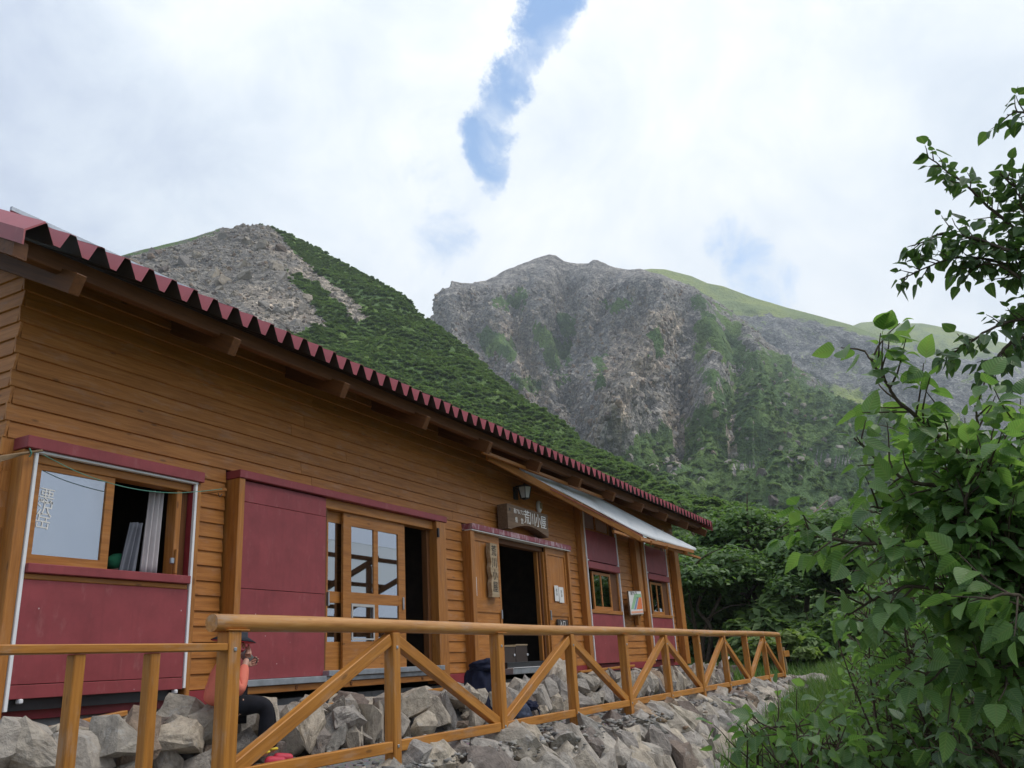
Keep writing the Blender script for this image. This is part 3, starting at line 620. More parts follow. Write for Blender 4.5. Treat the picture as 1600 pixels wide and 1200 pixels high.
# poster
po = thing('poster_board', 'tilted framed notice with an orange and green mountain poster between the tall windows', 'poster', (19.65, 7.1, 2.66))
Mp = Matrix.Translation((19.66, 6.97, 2.90))@Matrix.Rotation(math.radians(-3), 4, 'Y')@FRONT
def flat(name, pts, mat, parent, Mw, th=.003):
    n = len(pts); V = [(x, y, 0) for x, y in pts]+[(x, y, th) for x, y in pts]; ob(name, mesh(name, V, [tuple(reversed(range(n))), tuple(range(n, 2*n))]+[(i, (i+1) % n, n+(i+1) % n, n+i) for i in range(n)], mat), parent, Mw)
flat('frame', [(-.46, -.28), (.46, -.28), (.46, .28), (-.46, .28)], M['old_wood'], po, Mp, .03)
Z = lambda d: Mp@Matrix.Translation((0, 0, d))
flat('sheet', [(-.44, -.26), (.44, -.26), (.44, .26), (-.44, .26)], M['paper'], po, Z(.031))
for nm, c, pts in (('green_field', (.30, .50, .28), [(-.40, -.14), (-.05, .20), (.40, .20), (.40, .12), (.05, .10), (-.22, -.14)]), ('orange_slope', (.80, .20, .06), [(-.02, -.15), (.40, -.15), (.40, .12), (.24, .12), (.12, .0)]), ('blue_valley', (.20, .30, .45), [(-.2, -.15), (-.06, -.15), (.2, .12), (.1, .12)]), ('orange_band', (.80, .38, .25), [(-.40, -.24), (.42, -.24), (.42, -.19), (-.40, -.19)])):
    M[nm] = plain(nm, c, .6); flat(nm, pts, M[nm], po, Z(.035+.002*len(nm)/10), .002)
text('lettering', '南アルプス', .09, M['ink'], po, Z(.042)@Matrix.Translation((-.1, .215, 0)), .001)
wbox('side_board', M['pale_board'], po, (20.12, 7.0, 2.62), (20.26, 7.05, 3.16), .004)
# papers on the right door leaf
for i, (x0, x1, zz) in enumerate(((15.30, 15.48, 2.78), (15.50, 15.72, 2.76))):
    pp = thing('paper_notice', ['narrow white paper notice pinned left of the wider one on the right door', 'wider white paper notice with curled corner on the right door'][i], 'notice', ((x0+x1)/2, 7.03, zz))
    wbox('sheet', M['paper'], pp, (x0, 7.030, zz), (x1, 7.034, zz+.30), .001)
    text('lettering', '宿\n泊', .07, M['ink'], pp, face((x0+x1)/2, 7.0295, zz+.17), .0005)
pl = thing('wall_plaque', 'small dark plaque with pale markings on the lower right door leaf', 'plaque', (15.5, 7.03, 2.28))
wbox('plate', M['crate'], pl, (15.28, 7.0, 2.26), (15.76, 7.035, 2.44), .004); text('lettering', '入口', .13, M['chalk'], pl, face(15.5, 6.999, 2.35), .002, 1.2)
# handwritten name on the left window glass
wt = text('window_lettering', '悪\n沢\n岳', .155, M['chalk'], None, face(4.70, 7.066, 3.17)@Matrix.Rotation(-.06, 4, 'Z'), .0008, line=.72)
tag(wt, 'white handwritten characters down the left window glass', 'lettering')
# clothes line and its peg, sticks at the left corner
cl = spline([at(68, 711, 6.93), at(130, 741, 6.92), at(200, 762, 6.92), at(262, 770, 6.92), at(305, 768.5, 6.90), at(347, 764, 6.86)], 10)
o_ = tubes('clothes_line', [(cl, .004)], M['cord'], n=5); tag(o_, 'thin green cord sagging across the left window to a wooden peg', 'cord')
pg = thing('wooden_peg', 'short wooden peg nailed beside the sliding door holding the green cord', 'peg', (6.7, 7.12, 3.35)); beam('bar', M['trim'], pg, at(303, 771, 7.10), at(354, 765, 6.88), .03, .035)
tubes('hook', [(spline([at(341, 770, 6.88), at(343, 776, 6.88), at(347, 772, 6.88)], 5), .004)], M['black'], pg)
st = thing('drying_sticks', 'bundle of thin dry sticks tied at the upper left corner of the left window', 'sticks', tuple(at(40, 710, 6.9)))
for k in range(4): tubes('stick', [(spline([at(-40, 722+k*3, 6.75), at(10, 712+k*2, 6.88), at(66-k*8, 704+k*1.2, 6.93)], 6), .012-.002*k)], M['stick'], st)
tubes('tie', [(spline([at(46, 700, 6.90), at(49, 708, 6.90), at(46, 714, 6.92)], 5), .006)], M['cord'], st)

# crates and bucket inside the entrance
for i, (x0, x1, h) in enumerate(((13.62, 14.12, .34), (14.14, 14.6, .36))):
    cr = thing('wooden_crate', ['dark crate with pale top edge on the left inside the entrance', 'dark crate with pale rim on the right inside the entrance'][i], 'crate', ((x0+x1)/2, 7.5, 1.62))
    wbox('body', M['crate'], cr, (x0, 7.35, 1.622), (x1, 7.75, 1.62+h), .006)
    wbox('rim', M['pale_board'], cr, (x0-.01, 7.34, 1.62+h), (x1+.01, 7.76, 1.645+h), .004)
    wbox('knob', M['white'], cr, (x0+.42, 7.33, 1.80), (x0+.46, 7.349, 1.84), .01)
bk = thing('plastic_bucket', 'white ribbed plastic bucket behind the left crate in the entrance', 'bucket', (13.95, 8.1, 1.622))
V, Fq = lathe([(.15, 0), (.19, .62), (.20, .64), (.17, .64)], 20); ob('bucket_body', mesh('bucket_body', V, Fq, M['plastic'], True), bk, Matrix.Translation((13.95, 8.1, 1.622)))
tubes('bail', [([(13.95+.19*math.cos(a), 8.1, 2.24+.14*math.sin(a)) for a in np.linspace(0, 3.14, 12)], .006)], M['black'], bk)
# long battens lying on the ledge
for i, (p, q) in enumerate(((at(55, 1144, 6.82), at(196, 1114, 6.82)), (at(500, 1104, 6.8), at(690, 1077, 6.8)), (at(905, 1050, 6.8), at(990, 1040, 6.8)))):
    b = beam('batten', M['rail'], None, p, q, .07, .045); tag(b, ['orange batten lying on the stones under the left window', 'long orange batten lying on the stones under the sliding door', 'short orange batten lying on the stones right of the entrance'][i], 'batten', 'battens lying on the stone ledge')

# ------------------------------------------------------------------ railing on the outer wall
RY, RX0, RS = 4.32, 4.255, 1.82
rl = thing('log_railing', 'orange wooden railing of round log and zigzag braces along the terrace', 'railing', (RX0, RY, .9))
def log_mesh(L, r):
    n, m_ = 18, 60; V = []; Fq = []
    for i in range(m_+1):
        t = i/m_
        for k in range(n):
            a = 2*math.pi*k/n; rr = r*(1+.04*math.sin(3*t*7+k*.3)+.03*math.sin(t*41+1.3*k)); V.append((L*t, rr*math.cos(a), rr*math.sin(a)+.006*math.sin(t*17)))
    for i in range(m_):
        for k in range(n): Fq.append((i*n+k, i*n+(k+1) % n, (i+1)*n+(k+1) % n, (i+1)*n+k))
    Fq.append(tuple(range(n))); Fq.append(tuple(reversed(range(m_*n, (m_+1)*n)))); me = mesh('log', V, Fq, M['log'], True)
    me.polygons[-1].use_smooth = me.polygons[-2].use_smooth = False; return me
p, q = Vector((RX0-.16, RY, 1.985)), Vector((RX0+10*RS+.05, RY, 2.015)); x = (q-p).normalized(); y = Vector((0, 0, 1)).cross(x).normalized(); z = x.cross(y)
ob('handrail_log', log_mesh((q-p).length, .0565), rl, Matrix.Translation(p)@Matrix((x, y, z)).transposed().to_4x4())
for k in range(11):
    x = RX0+RS*k; s_ = .055 if k % 2 == 0 else .05; zt = 1.935+.003*k
    wbox('post', M['rail'], rl, (x-s_, RY-s_, .62), (x+s_, RY+s_, zt), .005)
    for zb in (1.06, 1.82): wbox('bolt', M['steel'], rl, (x-.012, RY-s_-.008, zb-.012), (x+.012, RY-s_+.004, zb+.012), .004)
    if k % 2 == 0: wbox('cap_plate', M['rail'], rl, (x-s_-.02, RY-s_-.012, zt+.001), (x+s_+.06, RY+s_+.012, zt+.009), .002)
    if k < 10:
        e = .056
        beam('lower_rail', M['rail'], rl, (x+e, RY-.012, 1.055+.002*k), (x+RS-e, RY-.012, 1.057+.002*k), .06, .085)
        a, b = ((x+e, 1.02), (x+RS-.03, 1.885)) if k % 2 == 0 else ((x+.03, 1.885), (x+RS-e, 1.10))
        beam('brace', M['rail'], rl, (a[0], RY+.005, a[1]+.06 if k % 2 == 0 else a[1]), (b[0]-(.02 if k % 2 == 0 else 0), RY+.005, b[1]), .075, .095)
lr = thing('low_railing', 'plain orange railing with flat top rail below the left window', 'railing', (2.5, RY, .9))
beam('top_rail', M['rail'], lr, (.6, RY-.01, 1.83), (4.195, RY-.01, 1.835), .09, .048); 
for k in range(5): wbox('post', M['rail'], lr, (3.645-.495*k-.035, RY-.04, .5), (3.645-.495*k+.035, RY+.03, 1.805), .005)
beam('mid_rail', M['rail'], lr, (.6, RY+.07, .80), (4.19, RY+.07, .80), .04, .08)
# ------------------------------------------------------------------ ground
def ground_h(X, Y):
    P = np.stack([X*.35, Y*.35, np.zeros_like(X)], -1)
    n = fbm(P, 3)*.10
    lower = np.interp(X, [2, 9, 12.5, 16, 20, 24], [-.05, -.30, -.08, .32, .66, .88])
    up = .86+.035*np.clip(X-23, 0, 200)
    t = sstep(Y+.10*np.clip(X-16, 0, 30), 2.6, 4.4)
    t = t*np.where(X < 22.6, sstep(Y, 4.0, 4.6), sstep(Y+(X-22.6)*1.6, 3.6, 4.6))
    z = lower*(1-t)+up*t
    z = z-.16*np.clip(1.5-Y, 0, 60)*sstep(X, 4, 14)
    far = np.hypot(X, Y)
    z = z+n*np.where((X < 24) & (Y > 3.3), 0.15, 1)
    z = z*(1-sstep(far, 70, 160))+(-2.0)*sstep(far, 70, 160)
    return z
def axis(a): return np.array(sorted(set(a)))
ax_ = np.concatenate([np.linspace(-12, 60, 181), np.linspace(62, 160, 30), np.array([250, 500, 1200, 2700]), -np.array([20, 40, 80, 160, 400, 1200, 2700])]); ax_.sort()
ay_ = np.concatenate([np.linspace(-14, 40, 136), np.linspace(42, 120, 26), np.array([200, 500, 1200, 3500, 9000]), -np.array([20, 40, 80, 160, 400, 1200, 4000])]); ay_.sort()
GX, GY = np.meshgrid(ax_, ay_, indexing='ij'); GZ = ground_h(GX.ravel(), GY.ravel())
V = np.stack([GX.ravel(), GY.ravel(), GZ], -1); na, nb = GX.shape
ii, jj = np.meshgrid(np.arange(na-1), np.arange(nb-1), indexing='ij'); a = (ii*nb+jj).ravel()
Fq = np.stack([a, a+nb, a+nb+1, a+1], -1)
m, t, b, o = new_mat('ground_soil'); v = objvec(t, shift=False)
n1 = t.noise(v, .35, 8, .65); n2 = t.noise(v, 6, 8, .7)
cc = t.mix(t.smooth(t.noise(v, .55, 7, .7), .45, .6), (0.055, 0.095, 0.028), (0.13, 0.115, 0.075))
cc = t.mix(1.0, cc, t.ramp(n2, [(.3, (.6, .6, .6)), (.7, (1.3, 1.3, 1.3))]), 'MULTIPLY'); t.link(cc, b.inputs['Base Color']); b.inputs['Roughness'].default_value = .95; bump(t, b, n2, .6, .05); M['soil'] = m
ob('ground', mesh_np('ground', V, Fq, M['soil'], True), None, None, 'structure')
# path between the ledge and the railing
m, t, b, o = new_mat('path_gravel'); v = objvec(t, shift=False)
n1 = t.noise(v, 2.0, 8, .7); vo = t.n('ShaderNodeTexVoronoi', ins={'Vector': v, 'Scale': 34.0}); n2 = t.noise(v, 40, 5, .7)
cc = t.mix(.45, t.ramp(n1, [(.3, (.20, .19, .175)), (.7, (.33, .31, .28))]), t.mix(1.0, vo.outputs['Color'], (.34, .33, .31), 'MULTIPLY')); t.link(cc, b.inputs['Base Color']); b.inputs['Roughness'].default_value = .95
bump(t, b, t.math('ADD', vo.outputs['Distance'], n2), .6, .02); M['gravel'] = m
xs = np.linspace(2.0, 24.5, 91); ys = np.linspace(4.2, 6.1, 14); PX, PY = np.meshgrid(xs, ys, indexing='ij')
PZ = .90+.02*fbm(np.stack([PX.ravel()*1.3, PY.ravel()*1.3, 0*PX.ravel()], -1), 4)+.02*sstep(PY.ravel(), 5.2, 6.1)-.05*(1-sstep(PY.ravel(), 4.2, 4.4))
V = np.stack([PX.ravel(), PY.ravel(), PZ], -1); na, nb = PX.shape; ii, jj = np.meshgrid(np.arange(na-1), np.arange(nb-1), indexing='ij'); a = (ii*nb+jj).ravel()
ob('path', mesh_np('path', V, np.stack([a, a+nb, a+nb+1, a+1], -1), M['gravel'], True), None, None, 'structure')

# ------------------------------------------------------------------ stones
def hull_mesh(name, pts, mat, planar=True):
    bm = bmesh.new(); vs_ = [bm.verts.new(p) for p in pts]; r_ = bmesh.ops.convex_hull(bm, input=vs_)
    bmesh.ops.delete(bm, geom=[g for g in r_['geom_interior'] if isinstance(g, bmesh.types.BMVert)], context='VERTS')
    bmesh.ops.bevel(bm, geom=[e for e in bm.edges], offset=.028, segments=1, affect='EDGES', profile=.6) if planar else None
    me = bpy.data.meshes.new(name); bm.to_mesh(me); bm.free(); me.materials.append(mat); return me
def rock_pts(n, r=None):
    r = r or rng
    d = r.normal(size=(n, 3)); d /= np.linalg.norm(d, axis=1)[:, None]
    p = d/np.maximum(np.abs(d).max(1, keepdims=True), 1e-6)*.5          # on a cube
    s = d*.55; k = r.uniform(.25, .75); p = p*k+s*(1-k); return p*r.uniform(.82, 1.08, (n, 1))
def rough_rock(name, mat, sub=2):
    """angular rock: hull, subdivided and broken by ridges"""
    bm = bmesh.new(); vs_ = [bm.verts.new(p) for p in rock_pts(15)]; r_ = bmesh.ops.convex_hull(bm, input=vs_)
    bmesh.ops.delete(bm, geom=[g for g in r_['geom_interior'] if isinstance(g, bmesh.types.BMVert)], context='VERTS')
    bmesh.ops.triangulate(bm, faces=bm.faces); bmesh.ops.subdivide_edges(bm, edges=bm.edges, cuts=sub, use_grid_fill=True)
    P = np.array([v.co for v in bm.verts]); s0 = rng.uniform(0, 90, 3)
    n = ridged(P*2.2+s0, 3)-.8; n2 = np.round(fbm(P*np.array([1.2, 1.2, 5.0])+s0+7, 2)*3)/3
    for v, a, b_ in zip(bm.verts, n, n2): v.co *= 1+.11*a+.10*b_
    me = bpy.data.meshes.new(name); bm.to_mesh(me); bm.free(); me.materials.append(mat)
    return me
ROCKS = [rough_rock('stone', M['stone'], 1) for k in range(28)]
BIG = [rough_rock('stone', M['stone'], 3) for k in range(16)]
PEB = [hull_mesh('pebble', rock_pts(9), M['stone'], False) for k in range(8)]
def stone(parent, p, size, nrm, roll=None, big=False):
    nrm = Vector(nrm).normalized(); x = Vector((1, 0, 0)); x = (x-nrm*x.dot(nrm)).normalized(); y = nrm.cross(x)
    R = Matrix((x, y, nrm)).transposed().to_4x4()
    ro = random.gauss(0, .35) if roll is None else roll
    Mx = Matrix.Translation(p)@R@Matrix.Rotation(ro, 4, 'Z')@Matrix.Rotation(random.gauss(0, .22), 4, 'X')@Matrix.Rotation(random.gauss(0, .22), 4, 'Y')@Matrix.Diagonal((*size, 1))
    return ob('stone', random.choice(BIG if big else ROCKS), parent, Mx)
def sheet_grid(name, fn, nu, nv, mat, parent=None):
    U, W_ = np.meshgrid(np.linspace(0, 1, nu), np.linspace(0, 1, nv), indexing='ij'); P = fn(U.ravel(), W_.ravel())
    a_, b_ = np.meshgrid(np.arange(nu-1), np.arange(nv-1), indexing='ij'); a = (a_*nv+b_).ravel()
    if parent: Mi = np.array(WM[parent].inverted()); P = P@Mi[:3, :3].T+Mi[:3, 3]
    return ob(name, mesh_np(name, P, np.stack([a, a+nv, a+nv+1, a+1], -1), mat, True), parent, WM[parent] if parent else None)
M['rubble'] = plain('rubble_core', (.12, .115, .11), .95, 0, .5, 7, .1, 1.0)
# inner ledge: dry stone bench along the foot of the hut
ledge = thing('stone_ledge', 'dry stone ledge of upright grey slabs along the foot of the hut', 'stone wall', (13, 6.2, .9))
def ledge_face(u, v): 
    x = 3.2+20.6*u; y = np.where(v < .6, 5.93+.35*v/.6, 6.28+.95*(v-.6)/.4); z = np.where(v < .6, .84+.42*v/.6, 1.26+.03*(v-.6)/.4); n = fbm(np.stack([x*3, y*3, z*3], -1), 3)*.05; return np.stack([x, y+n, z+n], -1)
sheet_grid('rubble_core', ledge_face, 160, 16, M['rubble'], ledge)
x = 3.3
while x < 23.6:                                        # facing slabs
    w_ = random.uniform(.15, .36) if x > 5.6 else random.uniform(.25, .5)
    if random.random() < .5: 
        h_ = random.uniform(.50, .66); stone(ledge, (x+w_/2, 6.02, .87+h_*.45), (w_*1.12, h_, .34), (0, -1, .35), random.gauss(0, .18), w_ > .3)
    else:
        k = random.uniform(.40, .6); h_ = .56
        stone(ledge, (x+w_/2, 5.98, .86+h_*k*.5), (w_*1.15, h_*k*1.15, .34), (0, -1, .3), None, w_ > .3); stone(ledge, (x+w_/2+random.uniform(-.06, .06), 6.07, .86+h_*(k+(1-k)*.5)), (w_*1.2, h_*(1-k)*1.25, .36), (0, -1, .35), None)
    x += w_
x = 3.3
while x < 23.7:                                        # top course
    w_ = random.uniform(.25, .6); 
    stone(ledge, (x+w_/2, 6.38+random.uniform(-.05, .1), 1.29), (w_*1.1, .5, .2), (0, -.25, 1), random.gauss(0, .4), True)
    if random.random() < .75: stone(ledge, (x+w_/2, 6.75, 1.29), (w_, .4, .16), (0, -.1, 1), random.gauss(0, .6))
    x += w_*.9
for (px_, py_, Y, sx, sy, sz) in ((60, 1172, 5.95, .55, .36, .34), (175, 1160, 5.9, .45, .42, .3), (210, 1150, 6.0, .42, .6, .3), (285, 1165, 5.9, .6, .36, .32), (290, 1112, 6.25, .6, .26, .3), (545, 1125, 5.95, .52, .30, .3), (480, 1150, 5.95, .34, .62, .3), (870, 1060, 6.2, 1.0, .34, .42), (960, 1065, 6.2, 1.1, .38, .4), (905, 1098, 5.9, 1.3, .38, .34)):
    stone(ledge, at(px_, py_, Y), (sx, sy, sz), (0, -1, .45), random.gauss(0, .25), True)
# outer retaining wall below the railing
outer = thing('retaining_wall', 'sloping dry stone retaining wall of grey and tan slabs under the log railing', 'stone wall', (13, 4, 0))
def outer_face(u, v): 
    x = 3.0+20.2*u; y = 4.42-1.35*v**.85; z = .875-1.3*v**1.2; k = sstep(x, 21.5, 23.2); y = y+0*k; n = fbm(np.stack([x*2.5, y*2.5, z*2.5], -1), 3)*.06; return np.stack([x, y+n, z+n-.06*(v < .01)], -1)
sheet_grid('rubble_core', outer_face, 170, 22, M['rubble'], outer)
for r_i, v in enumerate((.05, .18, .33, .50, .68, .88)):
    x = 5.2 if r_i > 0 else 3.5
    while x < 22.8-2.2*v:
        w_ = random.uniform(.26, .56); y = 4.40-1.35*v**.85; z = .86-1.3*v**1.2
        hh = random.uniform(.30, .50)*(1.35 if random.random() < .25 else 1)
        stone(outer, (x+w_/2, y+random.uniform(-.05, .05), z+random.uniform(-.07, .07)), (w_*1.25, hh*1.15, .36), (0, -1, (3.0, 1.3, 1.0, .8, .7, .6)[r_i]), random.gauss(.12, .35), True)
        x += w_
for k in range(46):                                    # rounded end of the wall
    a = random.uniform(-1.4, .9); v = random.uniform(0, 1); R_ = .35+.5*v
    p = (22.5+R_*math.cos(a), 4.5+R_*math.sin(a)*.9-.2, .90-1.0*v); s_ = random.uniform(.26, .5); stone(outer, p, (s_*1.1, s_, .28), (math.cos(a), math.sin(a), .9), None)
for k in range(26): x = random.uniform(23, 25.5); stone(outer, (x, random.uniform(4.6, 5.6), .9), (.3, .25, .2), (0, 0, 1))
# loose small stones on the path edge and the wall top: past counting
def scatter(name, pts, smin, smax, mat, meshes, flat_=.6):
    Vs = []; Fs = []; o_ = 0
    bl = []
    for me in meshes:
        v = np.array([q.co for q in me.vertices]); me.calc_loop_triangles(); f = np.array([q.vertices for q in me.loop_triangles]); bl.append((v, f))
    for p in pts:
        v, f = bl[rng.integers(len(bl))]; s_ = smin*(smax/smin)**rng.random()**1.6; a = rng.uniform(0, 6.28); R_ = np.array([[math.cos(a), -math.sin(a), 0], [math.sin(a), math.cos(a), 0], [0, 0, 1]])
        Vs.append((v*[s_*rng.uniform(.8, 1.5), s_, s_*flat_])@R_.T+p); Fs.append(f+o_); o_ += len(v)
    return mesh_np(name, np.concatenate(Vs), np.concatenate(Fs), mat)
def peb_mat():
    m, t, b, o = new_mat('pebbles'); g = t.n('ShaderNodeNewGeometry').outputs['Random Per Island']; v = objvec(t, shift=False)
    cc = t.ramp(g, [(0, (.16, .155, .15)), (.3, (.26, .245, .22)), (.55, (.36, .33, .28)), (.75, (.25, .25, .26)), (.93, (.42, .39, .34)), (1, (.24, .16, .10))])
    cc = t.mix(1, cc, t.ramp(t.noise(v, 30, 5, .6), [(.3, (.7, .7, .7)), (.7, (1.25, 1.25, 1.25))]), 'MULTIPLY'); t.link(cc, b.inputs['Base Color']); b.inputs['Roughness'].default_value = .9; return m
M['pebble'] = peb_mat()
pts = []
for k in range(5200):
    x = rng.uniform(3, 24); y = rng.choice([rng.normal(4.22, .14), rng.normal(5.75, .12), rng.uniform(4.1, 5.9)], p=[.5, .25, .25]); z = .91 if y > 4.15 else .93-.75*(4.15-y); pts.append((x, y, z))
o_ = ob('gravel', scatter('gravel', pts, .025, .11, M['pebble'], PEB), None, None, 'stuff'); o_['label'] = 'loose gravel and small stones along the path and wall top'; o_['category'] = 'gravel'

# ------------------------------------------------------------------ grass
def blades(n, fn, hmin, hmax, wd=.012):
    P = fn(n); n = len(P); h = rng.uniform(hmin, hmax, n); a = rng.uniform(0, 6.283, n); lean = rng.uniform(.15, .75, n)
    dx, dy = np.cos(a), np.sin(a); sx, sy = -dy*wd, dx*wd
    q = lambda f, wf: P+np.stack([dx*lean*h*f*f+sx*wf, dy*lean*h*f*f+sy*wf, h*f*(1-.25*lean*f)], -1)
    V = np.stack([q(0, 1), q(0, -1), q(.55, .8), q(.55, -.8), q(1, 0)], 1).reshape(-1, 3); i = np.arange(n)*5
    F3 = np.concatenate([np.stack([i, i+1, i+2], -1), np.stack([i+1, i+3, i+2], -1), np.stack([i+2, i+3, i+4], -1)]); return mesh_np('grass', V, F3, M['grass'])
def gpts(x0, x1, y0, y1, lim=.0):
    def fn(n):
        x = rng.uniform(x0, x1, n); y = rng.uniform(y0, y1, n); k = fbm(np.stack([x*.8, y*.8, 0*x], -1), 3) > -.35; 
        k &= ~((x < 23.2) & (y > 3.55)); x, y = x[k], y[k]; return np.stack([x, y, ground_h(x, y)-.02], -1)
    return fn
for i, (n_, a_, h0, h1, wd, lb) in enumerate(((26000, (23.6, 40, -1, 14), .15, .5, .012, 'tall green grass growing on the meadow beyond the hut'), (30000, (8, 26, -2.2, 3.4), .12, .42, .007, 'green grass covering the slope below the stone wall'), (24000, (12, 27, -.5, 3.55), .2, .6, .009, 'longer bright grass growing up against the foot of the stone wall'))):
    o_ = ob('grass', blades(n_, gpts(*a_), h0, h1, wd), None, None, 'stuff'); o_['label'] = lb; o_['category'] = 'grass'

# boulders in the grass past the end of the wall
BOULD = []
for lb, px_, dd, sz, sc_ in (('pale boulder in the grass right of the last railing post', 1262, 21.5, .8, (1.3, .9, .7)), ('grey boulder half sunk at the foot of the wall end', 1244, 20.0, .42, (1.0, .8, .8)), ('low tan boulder in the meadow behind the railing end', 1150, 27, .7, (1.4, 1.0, .6))):
    p = atd(px_, 1000, dd); z = ground_h(p[:1], p[1:2])[0]; me = BIG[len(BOULD)].copy(); me.materials.clear(); me.materials.append(M['scree'])
    o_ = ob('boulder', me, None, Matrix.Translation((p[0], p[1], z+.12))@Matrix.Diagonal((sz*sc_[0], sz*sc_[1], sz*sc_[2], 1))); tag(o_, lb, 'boulder'); BOULD.append(o_)

for k in range(110):                                   # small stones wedged into the ledge
    x = random.uniform(3.4, 23.5); v = random.random(); stone(ledge, (x, 5.92+.35*v+random.uniform(-.06, .02), .93+.4*v), (random.uniform(.08, .17), random.uniform(.07, .14), .12), (0, -1, .5))
# ------------------------------------------------------------------ mountains
def row(pts, n):
    """3D polyline through (px, py, horizontal distance) points, resampled along the photograph's width"""
    a = np.array(pts, float); xs = np.linspace(a[0, 0], a[-1, 0], n); return np.stack([atd(x, np.interp(x, a[:, 0], a[:, 1]), np.interp(x, a[:, 0], a[:, 2])) for x in xs])
def slope_mesh(rows, nu, nv, amp, freq, seed, back=220., crest_keep=.25, ridge_w=1.0, stretch=1.0, vpow=1.0, ease=.16):
    R_ = [row(r, nu) for r in rows]; K = len(R_); P = np.zeros((nu, nv, 3)); vv = np.linspace(0, 1, nv)**vpow
    for j, v in enumerate(vv):
        f = v*(K-1); i = min(int(f), K-2); t = f-i; t = t*t*(3-2*t)*.35+t*.65; P[:, j] = R_[i]*(1-t)+R_[i+1]*t
    du = np.gradient(P, axis=0); dv = np.gradient(P, axis=1); N = np.cross(du, dv); N /= np.linalg.norm(N, axis=2)[..., None]+1e-9
    if N[..., 2].mean() < 0: N = -N
    Q = P.reshape(-1, 3)*freq+seed; Q[:, 2] *= stretch
    d = ridged(Q, 6, .52)-.95; d2 = fbm(Q*5.3, 5, .6)
    d = (d*ridge_w+.16*d2).reshape(nu, nv); env = (crest_keep+(1-crest_keep)*sstep(vv, 0, ease))[None]
    P = P+N*(d*amp*env)[..., None]
    hid = P[:, :1]+np.stack([np.array([RT[0]*0+fw[0], fw[1], 0])*back*k+np.array([0, 0, -.55*back*k]) for k in (1.0, .5, .12)])[None]  # the slope behind the crest
    P = np.concatenate([hid, P], 1); nv += 3
    a_, b_ = np.meshgrid(np.arange(nu-1), np.arange(nv-1), indexing='ij'); a = (a_*nv+b_).ravel()
    return P, np.stack([a, a+nv, a+nv+1, a+1], -1), d
def add_attr(me, name, val):
    at_ = me.attributes.new(name, 'FLOAT', 'POINT'); at_.data.foreach_set('value', np.ascontiguousarray(val, np.float32))
def mountain_mat(name, rock, veg, sc, tanc=(0.30, 0.25, 0.20), vegvar=.5):
    m, t, b, o = new_mat(name); v = objvec(t, (sc, sc, sc), False)
    va = t.n('ShaderNodeAttribute', attribute_name='veg').outputs['Fac']; ta = t.n('ShaderNodeAttribute', attribute_name='tan').outputs['Fac']
    n1 = t.noise(v, .06, 9, .68, .4); n2 = t.noise(v, .45, 8, .7); n3 = t.noise(v, .016, 5, .6)
    vo = t.n('ShaderNodeTexVoronoi', ins={'Vector': t.vec('ADD', v, t.n('ShaderNodeVectorMath', operation='SCALE', ins={0: t.n('ShaderNodeTexNoise', ins={'Vector': v, 'Scale': .2, 'Detail': 5.0}).outputs['Color'], 3: 5.0}).outputs[0]), 'Scale': .22})
    vo2 = t.n('ShaderNodeTexVoronoi', ins={'Vector': v, 'Scale': .75})
    rc = t.mix(t.math('MULTIPLY', ta, 1.0), rock, tanc)
    rc = t.mix(1, rc, t.ramp(n1, [(.28, (.5, .5, .52)), (.5, (1, 1, 1)), (.75, (1.5, 1.46, 1.4))]), 'MULTIPLY')
    rc = t.mix(.55, rc, t.mix(1, rc, t.ramp(vo.outputs['Color'], [(0.2, (.55, .55, .56)), (.6, (1.0, 1.0, 1.0)), (.9, (1.75, 1.7, 1.62))]), 'MULTIPLY'))
    rc = t.mix(.6, rc, t.mix(1, rc, t.ramp(t.n('ShaderNodeSeparateColor', ins={0: vo2.outputs['Color']}).outputs[1], [(0.1, (.5, .5, .52)), (.6, (1.0, 1.0, 1.0)), (.95, (1.9, 1.85, 1.75))]), 'MULTIPLY'))
    vc = t.mix(1, veg, t.ramp(n2, [(.3, (1-vegvar,)*3), (.7, (1+vegvar,)*3)]), 'MULTIPLY'); vc = t.mix(t.smooth(n3, .42, .62), vc, t.mix(1, vc, (1.35, 1.25, .95), 'MULTIPLY'))
    thr = t.math('ADD', t.math('ADD', va, t.math('MULTIPLY', t.math('SUBTRACT', n1, .5), 1.1)), t.math('MULTIPLY', t.math('SUBTRACT', n2, .5), .7))
    f = t.smooth(thr, .46, .56)
    t.link(t.mix(f, rc, vc), b.inputs['Base Color']); b.inputs['Roughness'].default_value = .95; b.inputs['Specular IOR Level'].default_value = .1
    h = t.math('ADD', t.math('MULTIPLY', vo.outputs['Distance'], 1.2), t.math('ADD', n2, t.math('MULTIPLY', vo2.outputs['Distance'], .5)))
    bump(t, b, h, .85, 2.2/sc); return m
M['rock_far'] = mountain_mat('far_rock', (0.285, 0.268, 0.248), (0.11, 0.175, 0.066), 1.0, (0.40, 0.335, 0.27))
M['rock_near'] = mountain_mat('near_scree', (0.225, 0.21, 0.19), (0.12, 0.19, 0.068), 2.2, (0.37, 0.32, 0.265), .3)
M['ridge_far'] = mountain_mat('distant_ridge', (0.22, 0.22, 0.22), (0.24, 0.30, 0.125), .8, (0.46, 0.44, 0.38), .3)  # grass colour brightened to stand for sunlight on the far ridge
def blur(v, w=1): return v
def ymask(x, pts): a = np.array(pts, float); return np.interp(x, a[:, 0], a[:, 1])
